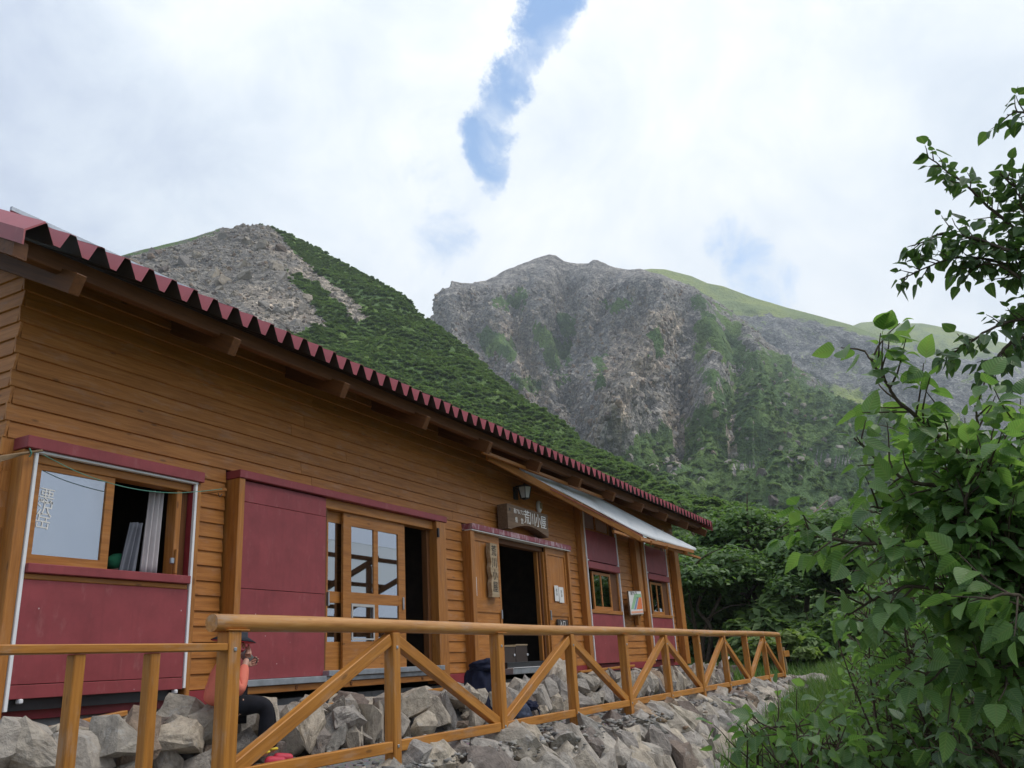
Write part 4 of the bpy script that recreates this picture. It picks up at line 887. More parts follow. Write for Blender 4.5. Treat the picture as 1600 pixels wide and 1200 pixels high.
# --- central rocky peak
NU, NV = 820, 330
rowsB = [
 [(560, 560, 880), (640, 510, 900), (668, 497, 930), (681, 489, 940), (690, 474, 945), (698, 452, 948), (705, 437, 950), (716, 441, 952), (737, 443, 960), (760, 440, 980), (792, 425, 1000), (830, 408, 1020), (858, 399, 1030), (868, 401, 1030), (882, 409, 1030), (905, 414, 1030), (920, 413, 1030), (928, 408, 1030), (942, 411, 1030), (962, 418, 1040), (1000, 421, 1060), (1040, 433, 1080), (1085, 450, 1090), (1120, 472, 1080), (1160, 500, 1050), (1210, 545, 1000), (1290, 610, 940), (1370, 665, 880), (1480, 720, 820), (1640, 770, 760), (2000, 830, 640)],
 [(560, 600, 800), (668, 520, 840), (705, 490, 850), (760, 490, 870), (830, 480, 930), (870, 490, 950), (920, 480, 880), (1000, 470, 850), (1060, 500, 840), (1120, 530, 850), (1210, 590, 830), (1290, 640, 800), (1480, 740, 720), (1640, 790, 680), (2000, 860, 580)],
 [(560, 640, 680), (668, 545, 740), (760, 555, 760), (820, 565, 790), (850, 570, 810), (880, 565, 830), (930, 560, 760), (1000, 545, 700), (1060, 560, 690), (1120, 590, 700), (1210, 640, 690), (1290, 680, 670), (1480, 770, 600), (1640, 815, 560), (2000, 880, 480)],
 [(560, 680, 580), (668, 580, 640), (760, 620, 640), (820, 640, 650), (860, 640, 690), (900, 640, 640), (960, 630, 590), (1030, 640, 570), (1060, 640, 590), (1110, 650, 560), (1210, 690, 570), (1290, 720, 550), (1480, 800, 500), (1640, 840, 460), (2000, 900, 400)],
 [(560, 760, 480), (668, 660, 520), (760, 700, 510), (860, 715, 520), (960, 720, 480), (1030, 735, 470), (1110, 730, 460), (1210, 755, 440), (1290, 785, 420), (1480, 845, 380), (1640, 880, 350), (2000, 930, 310)],
 [(560, 930, 300), (760, 930, 300), (960, 930, 280), (1110, 930, 260), (1290, 930, 240), (1480, 940, 220), (1640, 950, 200), (2000, 965, 190)]]
P, Fq, d = slope_mesh(rowsB, NU, NV, 24., .0105, 11.3, stretch=.45, vpow=.92, crest_keep=.13)
def line_dist(x, y, pts):
    r = np.full(x.shape, 1e9)
    for (x0, y0), (x1, y1) in zip(pts[:-1], pts[1:]):
        dx, dy = x1-x0, y1-y0; t_ = np.clip(((x-x0)*dx+(y-y0)*dy)/(dx*dx+dy*dy), 0, 1); r = np.minimum(r, np.hypot(x-x0-t_*dx, y-y0-t_*dy))
    return r
fl_ = P.reshape(-1, 3).copy(); gx_, gy_ = to_px(fl_); wob = fbm(fl_*.02, 3)*10; gx_ = gx_+wob
hn = np.array([-fw[0], -fw[1], .5]); hn /= np.linalg.norm(hn); push = np.zeros(len(fl_))
for pts, dep, wd_ in (([(885, 440), (888, 500), (876, 560), (890, 610), (925, 690)], -26, 20), ([(800, 480), (812, 540), (842, 610), (880, 660)], -20, 15), ([(1066, 590), (1060, 650), (1072, 700)], -16, 14), ([(950, 440), (935, 500), (905, 560), (885, 600)], -15, 13), ([(1000, 500), (985, 560), (955, 610)], -10, 11), ([(1140, 540), (1150, 610), (1140, 700)], -12, 14), ([(720, 470), (735, 520), (770, 570)], -12, 12),
    ([(1000, 430), (1040, 480), (1020, 540), (985, 610), (960, 680)], 26, 30), ([(850, 420), (850, 470), (845, 500)], 12, 22), ([(765, 450), (775, 520), (815, 600)], 14, 20), ([(1085, 470), (1120, 560), (1100, 650)], 22, 26), ([(1180, 545), (1190, 620), (1180, 690)], 14, 22)):
    push += dep*np.exp(-(line_dist(gx_, gy_, pts)/wd_)**2)
keep = sstep(gy_-ymask(gx_, [(r_[0], r_[1]) for r_ in rowsB[0]]), 2, 40); P = (fl_+hn*(push*keep*1.0)[:, None]).reshape(P.shape)
V = P.reshape(-1, 3); px_, py_ = to_px(V)
fine = fbm(V*.02, 4); f2 = fbm(V*.06+5, 4)
qx, qy = px_+fine*16+f2*6, py_+f2*12
veg = np.zeros(len(V))
for pl in ([(826, 507), (850, 507), (863, 519), (882, 538), (901, 545), (901, 560), (882, 570), (869, 583), (856, 576), (847, 551), (828, 529)], [(856, 481), (882, 488), (901, 519), (882, 529), (863, 507)], [(745, 519), (764, 513), (799, 532), (802, 551), (793, 564), (755, 554), (739, 541)], [(796, 592), (831, 589), (847, 608), (837, 614), (812, 605)], [(863, 586), (891, 586), (894, 598), (869, 608)], [(935, 475), (990, 462), (962, 490)], [(1010, 520), (1030, 505), (1040, 540), (1015, 560)], [(930, 560), (950, 545), (940, 600), (925, 610)], [(1090, 500), (1150, 520), (1180, 580), (1120, 560)], [(985, 690), (1030, 670), (1040, 715), (1000, 720)], [(770, 470), (830, 455), (815, 480), (770, 485)]):
    veg[in_poly(qx, qy, pl)] = .95
low = ymask(px_, [(600, 640), (860, 690), (920, 715), (960, 700), (1010, 672), (1060, 655), (1100, 628), (1140, 585), (1180, 545), (1230, 560), (1300, 590), (1400, 640), (1640, 700)])
lv = .5+(py_-low)/75.+.55*fine+.35*f2
veg = np.maximum(veg, np.clip(lv, 0, 1)*.9); veg = np.maximum(veg, np.clip(.46+.5*fine+.3*f2, 0, .8)*sstep(px_, 1040, 1110)*(py_ < 640))
for pl in ([(1035, 640), (1060, 640), (1072, 685), (1070, 710), (1046, 738), (1038, 728), (1058, 705), (1050, 670)], [(880, 650), (905, 640), (945, 700), (930, 705)], [(1137, 670), (1146, 640), (1150, 712), (1136, 714)], [(1140, 726), (1180, 724), (1178, 730), (1140, 731)], [(1218, 722), (1256, 716), (1256, 722), (1222, 727)], [(1268, 716), (1330, 714), (1330, 720), (1270, 720)]): veg[in_poly(px_+f2*5, py_+f2*4, pl)] = -.4
tan_ = np.zeros(len(V))
for pl in ([(960, 520), (1040, 480), (1080, 500), (1010, 600), (960, 660), (930, 620)], [(760, 500), (800, 495), (830, 560), (850, 610), (880, 700), (930, 720), (900, 680), (820, 600)], [(1035, 640), (1060, 640), (1072, 685), (1070, 710), (1046, 738), (1038, 728)], [(1100, 610), (1200, 580), (1210, 680), (1140, 720), (1100, 690)]): tan_[in_poly(px_+fine*20, py_+f2*16, pl)] = .9
me = mesh_np('mountain', V, Fq, M['rock_far'], False); add_attr(me, 'veg', veg); add_attr(me, 'tan', tan_)
peak = ob('mountain', me, None, None, 'structure'); meB, vegB, pyB, pxB = me, veg, py_, px_
# --- far ridge, sunlight put into its bright grass colour, and the hill behind it
rowsC = [[(940, 430, 1500), (985, 424, 1500), (1018, 420, 1500), (1040, 421, 1500), (1080, 431, 1500), (1105, 442, 1490), (1130, 447, 1490), (1180, 466, 1480), (1230, 481, 1470), (1280, 494, 1450), (1330, 508, 1430), (1400, 535, 1400), (1500, 580, 1350), (1640, 640, 1300), (2000, 760, 1200)],
 [(940, 470, 1400), (1080, 470, 1400), (1150, 500, 1390), (1230, 515, 1370), (1330, 540, 1330), (1480, 590, 1270), (1640, 660, 1220), (2000, 780, 1120)],
 [(940, 540, 1250), (1080, 540, 1250), (1150, 570, 1230), (1230, 590, 1200), (1330, 620, 1160), (1480, 660, 1100), (1640, 720, 1050), (2000, 820, 960)],
 [(940, 700, 900), (1150, 700, 880), (1330, 730, 820), (1480, 770, 780), (1640, 800, 740), (2000, 880, 680)]]
P, Fq, d = slope_mesh(rowsC, 470, 130, 26., .006, 4.7, back=300., crest_keep=.02, stretch=.6, ease=.4)
V = P.reshape(-1, 3); px_, py_ = to_px(V); fine = fbm(V*.012, 4); f2 = fbm(V*.05, 4)
top = ymask(px_, [(1000, 424), (1040, 440), (1100, 468), (1150, 492), (1200, 492), (1260, 500), (1330, 516), (1420, 545), (1640, 640)])
veg = np.clip(.55+(top-py_)/14.+.3*f2, .12, 1.0); veg = np.maximum(veg, np.clip(.5+(py_-ymask(px_, [(1000, 600), (1150, 560), (1300, 600), (1640, 700)]))/40+.5*fine, 0, 1)*.9); veg = np.maximum(veg, .38*(fine > .1))
me = mesh_np('ridge', V, Fq, M['ridge_far'], False); add_attr(me, 'veg', veg); add_attr(me, 'tan', (f2 > .35)*1.0*(veg > .5)); ob('ridge', me, None, None, 'structure')
rowsD = [[(1290, 520, 2300), (1330, 510, 2300), (1345, 504, 2300), (1370, 502, 2300), (1395, 506, 2300), (1440, 505, 2280), (1482, 513, 2260), (1540, 529, 2240), (1660, 556, 2200), (2000, 640, 2100)], [(1290, 560, 2050), (1400, 545, 2050), (1500, 570, 2000), (1660, 620, 1960), (2000, 700, 1880)], [(1290, 700, 1500), (1660, 740, 1400), (2000, 800, 1350)]]
P, Fq, d = slope_mesh(rowsD, 180, 70, 24., .005, 9.1, back=300., crest_keep=.02, ease=.4)
V = P.reshape(-1, 3); px_, py_ = to_px(V); f2 = fbm(V*.04, 4); me = mesh_np('ridge', V, Fq, M['ridge_far'], False)
add_attr(me, 'veg', np.clip(.62+.5*f2+.25*(py_ < 545)-.35*(py_ > 560), 0, 1)); add_attr(me, 'tan', (f2 > .3)*.8); ob('ridge', me, None, None, 'structure')
# --- near hill with the scree face
rowsA = [
 [(-500, 640, 330), (-200, 520, 350), (0, 455, 370), (110, 425, 380), (200, 397, 385), (250, 384, 390), (300, 372, 395), (335, 361, 398), (345, 356, 400), (356, 356, 400), (362, 358, 400), (370, 352, 400), (384, 351, 400), (392, 353, 400), (402, 349.5, 400), (412, 351, 398), (430, 357, 395), (455, 367, 390), (480, 379, 385), (540, 413, 370), (590, 439, 355), (622, 458, 345), (635, 468, 342), (648, 485, 338), (665, 498, 330), (690, 515, 322), (730, 545, 308), (770, 582, 292), (820, 625, 268), (870, 656, 245), (905, 690, 225), (960, 718, 195), (1010, 745, 168), (1060, 768, 145), (1150, 800, 112), (1250, 832, 90), (1400, 880, 75), (1640, 930, 60), (2000, 965, 55)],
 [(-500, 720, 240), (0, 560, 270), (200, 500, 290), (400, 470, 300), (480, 500, 290), (560, 530, 270), (640, 560, 255), (700, 590, 240), (800, 670, 205), (900, 735, 170), (1000, 790, 130), (1100, 830, 98), (1250, 870, 74), (1400, 910, 62), (1640, 950, 52), (2000, 978, 50)],
 [(-500, 820, 150), (0, 720, 165), (200, 680, 175), (400, 660, 180), (560, 690, 170), (700, 740, 150), (800, 790, 125), (900, 835, 105), (1000, 870, 84), (1100, 900, 70), (1250, 930, 58), (1400, 950, 52), (1640, 970, 46), (2000, 985, 45)],
 [(-500, 1000, 40), (0, 1000, 45), (400, 1000, 46), (700, 1000, 46), (900, 1000, 44), (1100, 1003, 44), (1250, 1003, 42), (1640, 1003, 38), (2000, 1003, 38)]]
P, Fq, d = slope_mesh(rowsA, 600, 240, 4.0, .018, 2.2, back=150., crest_keep=.12, ridge_w=.8)
V = P.reshape(-1, 3); px_, py_ = to_px(V); fine = fbm(V*.05, 4); f2 = fbm(V*.16, 4); z_ = lambda a, b: (180+a/3.158, 320+b/3.158)
f3 = fbm(V*.5, 3); qx, qy = px_+fine*11+f2*7+f3*6, py_+f2*9+fine*6+f3*6
R1 = [(-900, 640), (-200, 480), z_(60, 235), z_(380, 150), z_(530, 90), z_(700, 80), z_(790, 118), z_(850, 190), z_(905, 265), z_(870, 340), z_(870, 390), z_(930, 430), z_(1000, 500), z_(1040, 590), z_(950, 610), z_(900, 640), z_(800, 800), (-900, 800)]
R2 = [z_(895, 245), z_(960, 305), z_(1080, 390), z_(1150, 450), z_(1210, 525), z_(1290, 575), z_(1180, 565), z_(1100, 490), z_(1000, 395), z_(870, 340)]
rockA = in_poly(qx, qy, R1) | in_poly(qx, qy, R2); veg = np.where(rockA, -.45, 1.45)
crestg = (py_ < ymask(px_, [(200, 399), (300, 375), (345, 358), (400, 352)])+2.2) & (px_ < 345); veg[crestg] = .55
tan_ = np.zeros(len(V)); 
for pl in ([z_(600, 400), z_(760, 390), z_(1020, 520), z_(1000, 600), z_(700, 560), z_(620, 470)], [z_(690, 180), z_(900, 230), z_(920, 280), z_(780, 260)], R2): tan_[in_poly(px_+fine*16, py_+f2*8, pl)] = .9
me = mesh_np('hill', V, Fq, M['rock_near'], False); add_attr(me, 'veg', veg); add_attr(me, 'tan', tan_)
nback = 3; vg = (veg > 1).astype(float)*((py_ > 300))*np.clip(.85+.5*fine+.3*f2, .35, 1); add_attr(me, 'grow', vg)
add_attr(me, 'scree', (veg < 0)*1.0)
hillA = ob('hill', me, None, None, 'structure'); VA = V
add_attr(meB, 'scree', np.maximum(np.clip(1-vegB*2.2, 0, 1)*sstep(pyB, 440, 470), .10*(pyB > 560)))
add_attr(meB, 'grow', np.clip((vegB-.55)*3, 0, 1)*sstep(pyB, 545, 640))

# ------------------------------------------------------------------ foliage pieces
def leaf_quads(C, N_, size, rs):
    """diamond leaves at C, faces across N_"""
    n = len(C); r = rs.normal(size=(n, 3)); T = np.cross(N_, r); T /= np.linalg.norm(T, axis=1)[:, None]+1e-9; B = np.cross(N_, T); B /= np.linalg.norm(B, axis=1)[:, None]+1e-9
    s_ = (size*rs.uniform(.6, 1.3, n))[:, None]
    V = np.stack([C-T*s_, C+B*s_*.55+N_*s_*.12, C+T*s_, C-B*s_*.55+N_*s_*.12], 1).reshape(-1, 3); i = np.arange(n)*4
    return V, np.stack([i, i+1, i+2, i+3], -1)
def crown_points(n, rad, lobes, rs, flat_=.75):
    """leaf places on the upper shells of many small lobes spread over the crown"""
    L = rs.normal(size=(lobes, 3)); L /= np.linalg.norm(L, axis=1)[:, None]; L[:, 2] = np.abs(L[:, 2])*.9-.25
    L = L*rs.uniform(.45, .95, (lobes, 1))*np.array(rad); lr = rs.uniform(.22, .44, lobes)*min(rad)
    k = rs.integers(lobes, size=n); d_ = rs.normal(size=(n, 3)); d_ /= np.linalg.norm(d_, axis=1)[:, None]
    d_[:, 2] = np.where(d_[:, 2] < -.3, -d_[:, 2], d_[:, 2])
    C = L[k]+d_*(lr[k]*rs.uniform(.55, 1.08, n))[:, None]*np.array([1.15, 1.15, flat_])
    N_ = d_*.6+np.array([0, 0, .9])+rs.normal(size=(n, 3))*.45; N_ /= np.linalg.norm(N_, axis=1)[:, None]; return C, N_
# ------------------------------------------------------------------ trees beyond the hut
trunk_paths = []
def make_tree(name, label, base, h, rad, n, leafsize, lobes, seed, group=None, stems=3, bark='bark', lmat='leaf_mid', crown_lift=.52):
    rs = np.random.default_rng(seed); base = np.array(base, float); t_ = thing(name, label, 'tree', tuple(base), 0, group); lst = []
    for s_ in range(stems):
        a = rs.uniform(0, 6.28); e = base+np.array([math.cos(a)*rad[0]*.45, math.sin(a)*rad[1]*.45, h*.8]); m1 = base+(e-base)*.35+rs.normal(size=3)*.25; m2 = base+(e-base)*.7+rs.normal(size=3)*.3
        pts = spline([base-np.array([0, 0, .2]), m1, m2, e], 8); lst.append((pts, np.linspace(.10, .025, len(pts))*h/4.2))
        for q in range(4):
            k = rs.integers(len(pts)//3, len(pts)-2); p0 = pts[k]; dd = rs.normal(size=3); dd[2] = abs(dd[2])*.6+.2; p2 = p0+dd/np.linalg.norm(dd)*rad[0]*rs.uniform(.5, .85); lst.append((spline([p0, (p0+p2)/2+np.array([0, 0, .15]), p2], 5), np.linspace(.04, .012, 10)[:len(spline([p0, (p0+p2)/2, p2], 5))]*h/4.2))
    tubes('trunk', lst, M[bark], t_, n=6)
    C, N_ = crown_points(n, rad, lobes, rs); V, Fq = leaf_quads(C, N_, leafsize, rs); me = mesh_np('crown', V, Fq, M[lmat])
    ob('crown', me, t_, Matrix.Translation(base+np.array([0, 0, h*crown_lift]))); return t_, me
TREES = [ # px, distance, height, radius, leaves, seed, label, stems, bark
 (1095, 33, 4.6, (2.4, 2.2, 2.4), 10000, 1, 'leafy tree close behind the right corner of the hut', 3, 'bark'),
 (1165, 36, 6.6, (3.4, 3.0, 3.4), 17000, 2, 'broad dark tree with a wide crown above the far end of the railing', 4, 'bark'),
 (1255, 37, 6.4, (3.0, 2.8, 3.3), 15000, 3, 'tree with a pale bare trunk just right of the railing end', 3, 'pale_bark'),
 (1335, 34, 5.6, (2.8, 2.6, 2.9), 13000, 4, 'rounded tree standing half behind the near birch leaves', 3, 'bark'),
 (1210, 46, 7.2, (3.4, 3.2, 2.6), 11000, 5, 'lighter green tree showing over the broad dark crown', 3, 'bark'),
 (1110, 48, 7.0, (3.2, 3.0, 2.8), 11000, 6, 'pale green tree rising behind the awning tip', 3, 'bark'),
 (1430, 36, 5.6, (3.2, 2.8, 2.6), 10000, 8, 'dense tree on the right mostly covered by birch leaves', 3, 'bark'),
 (1530, 33, 5.2, (3.0, 2.8, 2.4), 9000, 9, 'rightmost tree of the row behind the birch', 3, 'bark'),
 (1320, 50, 7.2, (3.6, 3.2, 2.8), 9000, 12, 'tall tree at the back between two nearer crowns', 3, 'bark'),
 (1060, 60, 7.0, (3.2, 3.0, 2.8), 8000, 13, 'tree up the slope beneath the end of the red eave', 3, 'bark')]
for px_, dist, h, rad, n, seed, lb, stems, bark in TREES:
    p = atd(px_, 1000, dist); z = ground_h(p[:1], p[1:2])[0]; z = z+.035*max(0, dist-40)
    t_, cm = make_tree('broadleaf_tree', lb, (p[0], p[1], z), h, rad, n, .125 if dist < 40 else .15, 26+seed, seed, 'trees beyond the hut', stems, bark)
# ------------------------------------------------------------------ thickets on the slopes (past counting)
def clump_source(nm, lb, base, seed, n, rad, ls, kind='shrub', lmat='leaf_hill'):
    rs = np.random.default_rng(seed); t_ = thing(nm, lb, kind, tuple(base)); base = np.array(base, float)
    lst = []
    for k in range(4):
        e = base+np.array([*rs.normal(size=2)*rad[0]*.4, rad[2]*1.2]); lst.append((spline([base-np.array([0, 0, .1]), (base+e)/2+rs.normal(size=3)*.1, e], 5), np.linspace(.03, .012, 10)))
    tubes('stem', lst, M['bark'], t_, n=5)
    C, N_ = crown_points(n, rad, 14, rs, .8); V, Fq = leaf_quads(C, N_, ls, rs); me = mesh_np('crown', V, Fq, M[lmat]); return ob('crown', me, t_, Matrix.Translation(base+np.array([0, 0, rad[2]*.6])))
def gp(px_, dist, dz=0): p = atd(px_, 1000, dist); return (p[0], p[1], ground_h(p[:1], p[1:2])[0]+dz)
SRC = [clump_source('shrub', lb, gp(px_, dd), sd_i, n, rad, .17) for lb, px_, dd, sd_i, n, rad in (('low round shrub at the meadow edge left of the pale trunk', 1180, 31, 31, 1700, (1.3, 1.2, 1.0)), ('low spreading shrub at the meadow edge behind the railing end', 1235, 29.5, 32, 1700, (1.5, 1.2, .9)), ('small upright shrub at the meadow edge near the hut corner', 1120, 36, 33, 1500, (1.0, 1.1, 1.2)))]+[clump_source('shrub', 'pale yellow green shrub in the meadow behind the railing', gp(1205, 27.5), 34, 1500, (1.2, 1.2, .8), .15, lmat='leaf_pale')]
def thicket(name, label, surf, attr, density, smin, smax, seed, sources):
    ng = bpy.data.node_groups.new(name, 'GeometryNodeTree'); ng.interface.new_socket('Geometry', in_out='INPUT', socket_type='NodeSocketGeometry'); ng.interface.new_socket('Geometry', in_out='OUTPUT', socket_type='NodeSocketGeometry')
    nd, lk = ng.nodes, ng.links; gi = nd.new('NodeGroupInput'); go = nd.new('NodeGroupOutput')
    na_ = nd.new('GeometryNodeInputNamedAttribute'); na_.data_type = 'FLOAT'; na_.inputs['Name'].default_value = attr
    mu = nd.new('ShaderNodeMath'); mu.operation = 'MULTIPLY'; mu.inputs[1].default_value = density; lk.new(na_.outputs[0], mu.inputs[0])
    dp = nd.new('GeometryNodeDistributePointsOnFaces'); lk.new(gi.outputs[0], dp.inputs['Mesh']); lk.new(mu.outputs[0], dp.inputs['Density']); dp.inputs['Seed'].default_value = seed
    ip = nd.new('GeometryNodeInstanceOnPoints'); lk.new(dp.outputs['Points'], ip.inputs['Points'])
    gi2 = nd.new('GeometryNodeGeometryToInstance')
    for s_ in sources:
        oi = nd.new('GeometryNodeObjectInfo'); oi.inputs[0].default_value = s_; oi.transform_space = 'ORIGINAL'; lk.new(oi.outputs['Geometry'], gi2.inputs[0])
    lk.new(gi2.outputs[0], ip.inputs['Instance']); ip.inputs['Pick Instance'].default_value = True
    ri = nd.new('FunctionNodeRandomValue'); ri.data_type = 'INT'; ri.inputs[4].default_value = 0; ri.inputs[5].default_value = len(sources)-1; lk.new(ri.outputs[2], ip.inputs['Instance Index'])
    rr = nd.new('FunctionNodeRandomValue'); rr.data_type = 'FLOAT_VECTOR'; rr.inputs[0].default_value = (-.25, -.25, 0); rr.inputs[1].default_value = (.25, .25, 6.28); lk.new(rr.outputs[0], ip.inputs['Rotation'])
    rs_ = nd.new('FunctionNodeRandomValue'); rs_.data_type = 'FLOAT'; rs_.inputs[2].default_value = smin; rs_.inputs[3].default_value = smax; lk.new(rs_.outputs[1], ip.inputs['Scale'])
    lk.new(ip.outputs[0], go.inputs[0])
    o_ = ob(name, surf.data.copy(), None, None, 'stuff'); md = o_.modifiers.new('grow', 'NODES'); md.node_group = ng; o_['label'] = label; o_['category'] = 'thicket'; return o_
thicket('hill_thicket', 'green thicket of low trees covering the near hillside', hillA, 'grow', .50, .35, 1.5, 5, SRC+SRC[:3])
thicket('valley_thicket', 'dark green scrub on the lower slopes of the rocky mountain', peak, 'grow', .035, 1.0, 2.3, 6, SRC)

thicket('scree_rocks', 'loose grey and tan rocks strewn over the bare face of the near hill', hillA, 'scree', .14, .35, 2.0, 8, BOULD)
thicket('crag_rocks', 'broken rock outcrops strewn over the central rocky mountain', peak, 'scree', .030, 1.0, 5.2, 9, BOULD)
thicket('scree_outcrops', 'larger rock outcrops standing out of the scree face', hillA, 'scree', .006, 2.5, 7.0, 12, BOULD)
# undergrowth between the trunks
ORD = ['leftmost', 'second from the left', 'third from the left', 'fourth from the left', 'fifth from the left', 'sixth from the left', 'seventh from the left', 'eighth from the left', 'eighth from the right', 'seventh from the right', 'sixth from the right', 'fifth from the right', 'fourth from the right', 'third from the right', 'second from the right', 'rightmost']
for k in range(16):
    src = SRC[k % 3].parent; c_ = src.copy(); col.objects.link(c_); p = gp(1085+k*24+random.uniform(-7, 7), random.uniform(30.5, 36)); sc_ = random.uniform(1.1, 1.8)
    c_.matrix_basis = Matrix.Translation(p)@Matrix.Rotation(random.uniform(0, 6), 4, 'Z')@Matrix.Scale(sc_, 4); c_['label'] = 'shaded undergrowth shrub below the row of trees, '+ORD[k]; c_['group'] = 'undergrowth shrubs below the trees'
    for ch in src.children: d_ = ch.copy(); col.objects.link(d_); d_.parent = c_
# ------------------------------------------------------------------ near birch and bushes
def leaf_base():
    T_ = [0, .07, .18, .32, .48, .64, .8, .92, 1.0]; W_ = [0, .17, .295, .35, .335, .265, .16, .065, 0]
    V = []; Fq = []
    for t_, w_ in zip(T_, W_):
        z = -.16*t_*t_; V += [(-w_*(1.0+.06*((len(V)//3) % 2)), t_-.05*(w_ > .2), z+.28*w_), (0, t_, z), (w_*(1.0+.06*((len(V)//3) % 2)), t_-.05*(w_ > .2), z+.28*w_)]
    for i in range(len(T_)-1):
        a = i*3; Fq += [(a, a+1, a+4, a+3), (a+1, a+2, a+5, a+4)]
    V = np.array(V); V[:, 1] += .22
    n = len(V); V = np.vstack([V, [(-.012, 0, .03), (.012, 0, .03)]]); tri = [(f[0], f[1], f[2]) for f in Fq]+[(f[0], f[2], f[3]) for f in Fq]+[(n, n+1, 1)]; return V, np.array(tri)
LV, LF = leaf_base()
def frame(y, up):
    y = y/(np.linalg.norm(y, axis=-1, keepdims=True)+1e-9); x = np.cross(y, up); x /= np.linalg.norm(x, axis=-1, keepdims=True)+1e-9; z = np.cross(x, y); return np.stack([x, y, z], -1)
class Plant:
    def __init__(s, name, label, cat, base, seed, bark='twig', lmat='leaf_near', group=None):
        s.t = thing(name, label, cat, tuple(base), 0, group); s.rs = np.random.default_rng(seed); s.w = []; s.L = []; s.bark = bark; s.lm = lmat
    def leaf(s, p, y, size):
        up = np.array([0, 0, 1.0])+s.rs.normal(size=3)*.42; s.L.append((p, frame(y, up), size*s.rs.uniform(.48, 1.2)))
    def twig(s, p, d, L, size, gap):
        n = max(3, int(L/.045)); rs = s.rs; q = p.copy(); P = [q.copy()]; d = d/np.linalg.norm(d)
        for i in range(n):
            d = d+rs.normal(size=3)*.13+np.array([0, 0, .015]); d /= np.linalg.norm(d); q = q+d*L/n; P.append(q.copy())
        s.w.append((np.array(P), np.linspace(.0035, .0014, len(P))*max(1, size/.07)))
        m = max(2, int(L/gap)); side = 1
        for i in range(m):
            t_ = (i+.6)/m; k = min(int(t_*n), n-1); pp = P[k]+(P[k+1]-P[k])*(t_*n-k); sv = np.cross(P[k+1]-P[k], [0, 0, 1.0]); sv /= np.linalg.norm(sv)+1e-9; dd = (P[k+1]-P[k])/np.linalg.norm(P[k+1]-P[k])
            s.leaf(pp, dd*.55+sv*side*.8+np.array([0, 0, -.75])+rs.normal(size=3)*.28, size); side = -side
        s.leaf(P[-1], d+np.array([0, 0, -.35]), size)
    def branch(s, pts, r0_, r1_, size, every=.07, tl=(.12, .34), gap=.05, t0=.12):
        P = spline(pts, 12); rs = s.rs; P = P+np.stack([np.convolve(rs.normal(size=len(P)), np.ones(5)/5, 'same') for _ in range(3)], -1)*.007; s.w.append((P, np.linspace(r0_, r1_, len(P)))); seg = np.linalg.norm(np.diff(P, axis=0), axis=1); cum = np.concatenate([[0], np.cumsum(seg)]); tot = cum[-1]; l = tot*t0
        while l < tot:
            k = min(np.searchsorted(cum, l)-1, len(P)-2); k = max(k, 0); pp = P[k]+(P[k+1]-P[k])*((l-cum[k])/max(seg[k], 1e-6)); T_ = (P[k+1]-P[k])/np.linalg.norm(P[k+1]-P[k]); r = rs.normal(size=3); r -= T_*r.dot(T_); r /= np.linalg.norm(r)
            s.twig(pp, T_*.7+r*.8+np.array([0, 0, .12]), rs.uniform(*tl)*(1-.45*l/tot), size, gap); l += every*rs.uniform(.6, 1.4)
        s.leaf(P[-1], P[-1]-P[-3]+np.array([0, 0, -.02]), size)
    def build(s, nobj=300, label=None):
        tubes('branch', s.w, M[s.bark], s.t, n=5)
        Pp = np.array([l[0] for l in s.L]); X, Y_ = to_px(Pp); dist = (Pp-CAMP)@fw
        score = np.array([l[2] for l in s.L])/dist; score[(X < 0) | (X > 1600) | (Y_ < 0) | (Y_ > 1200) | (dist < .2)] = 0
        order = np.argsort(-score); near = [i for i in order[:nobj] if score[i] > 0]; rest = [i for i in range(len(s.L)) if i not in set(near)]
        var = []
        for k in range(6):
            v = LV.copy(); v[:, 2] += .10*np.sin(v[:, 1]*4+k)*(k % 3)*.4+.05*k/6*np.abs(v[:, 0]); v[:, 0] *= 1+.12*math.sin(k*2.1); v[:, 0] += .04*np.sin(v[:, 1]*3+k); var.append(v)
        key = s.lm
        if key not in LEAFM: LEAFM[key] = [leaf_attr(mesh_np('leaf', v, LF, M[s.lm], True), 1) for v in var]
        for i in near:
            p, R_, sz = s.L[i]; ob('leaf', LEAFM[key][i % 6], s.t, Matrix(np.vstack([np.hstack([R_*sz, p[:, None]]), [0, 0, 0, 1]])))
        if rest:
            Rr = np.array([s.L[i][1]*s.L[i][2] for i in rest]); Pr = np.array([s.L[i][0] for i in rest]); vi = np.array(var)[np.arange(len(rest)) % 6]
            V = np.einsum('nij,nkj->nki', Rr, vi)+Pr[:, None]; nv_ = len(LV); Fq = (LF[None]+(np.arange(len(rest))*nv_)[:, None, None]).reshape(-1, 3)
            ob('foliage', leaf_attr(mesh_np('foliage', V.reshape(-1, 3)-np.array(WM[s.t].translation), Fq, M[s.lm], True), len(rest)), s.t, WM[s.t], 'stuff')
        return len(s.L)
LEAFM = {}
LSIDE = np.abs(LV[:, 0])/.35; LALONG = LV[:, 1]
def leaf_attr(me, n): add_attr(me, 'leaf_side', np.tile(LSIDE, n)); add_attr(me, 'leaf_along', np.tile(LALONG, n)); return me
D3 = lambda *a: [atd(x, y, d) for x, y, d in a]
def base_at(px_, dist): p = atd(px_, 1000, dist); return np.array([p[0], p[1], ground_h(p[:1], p[1:2])[0]-.05])
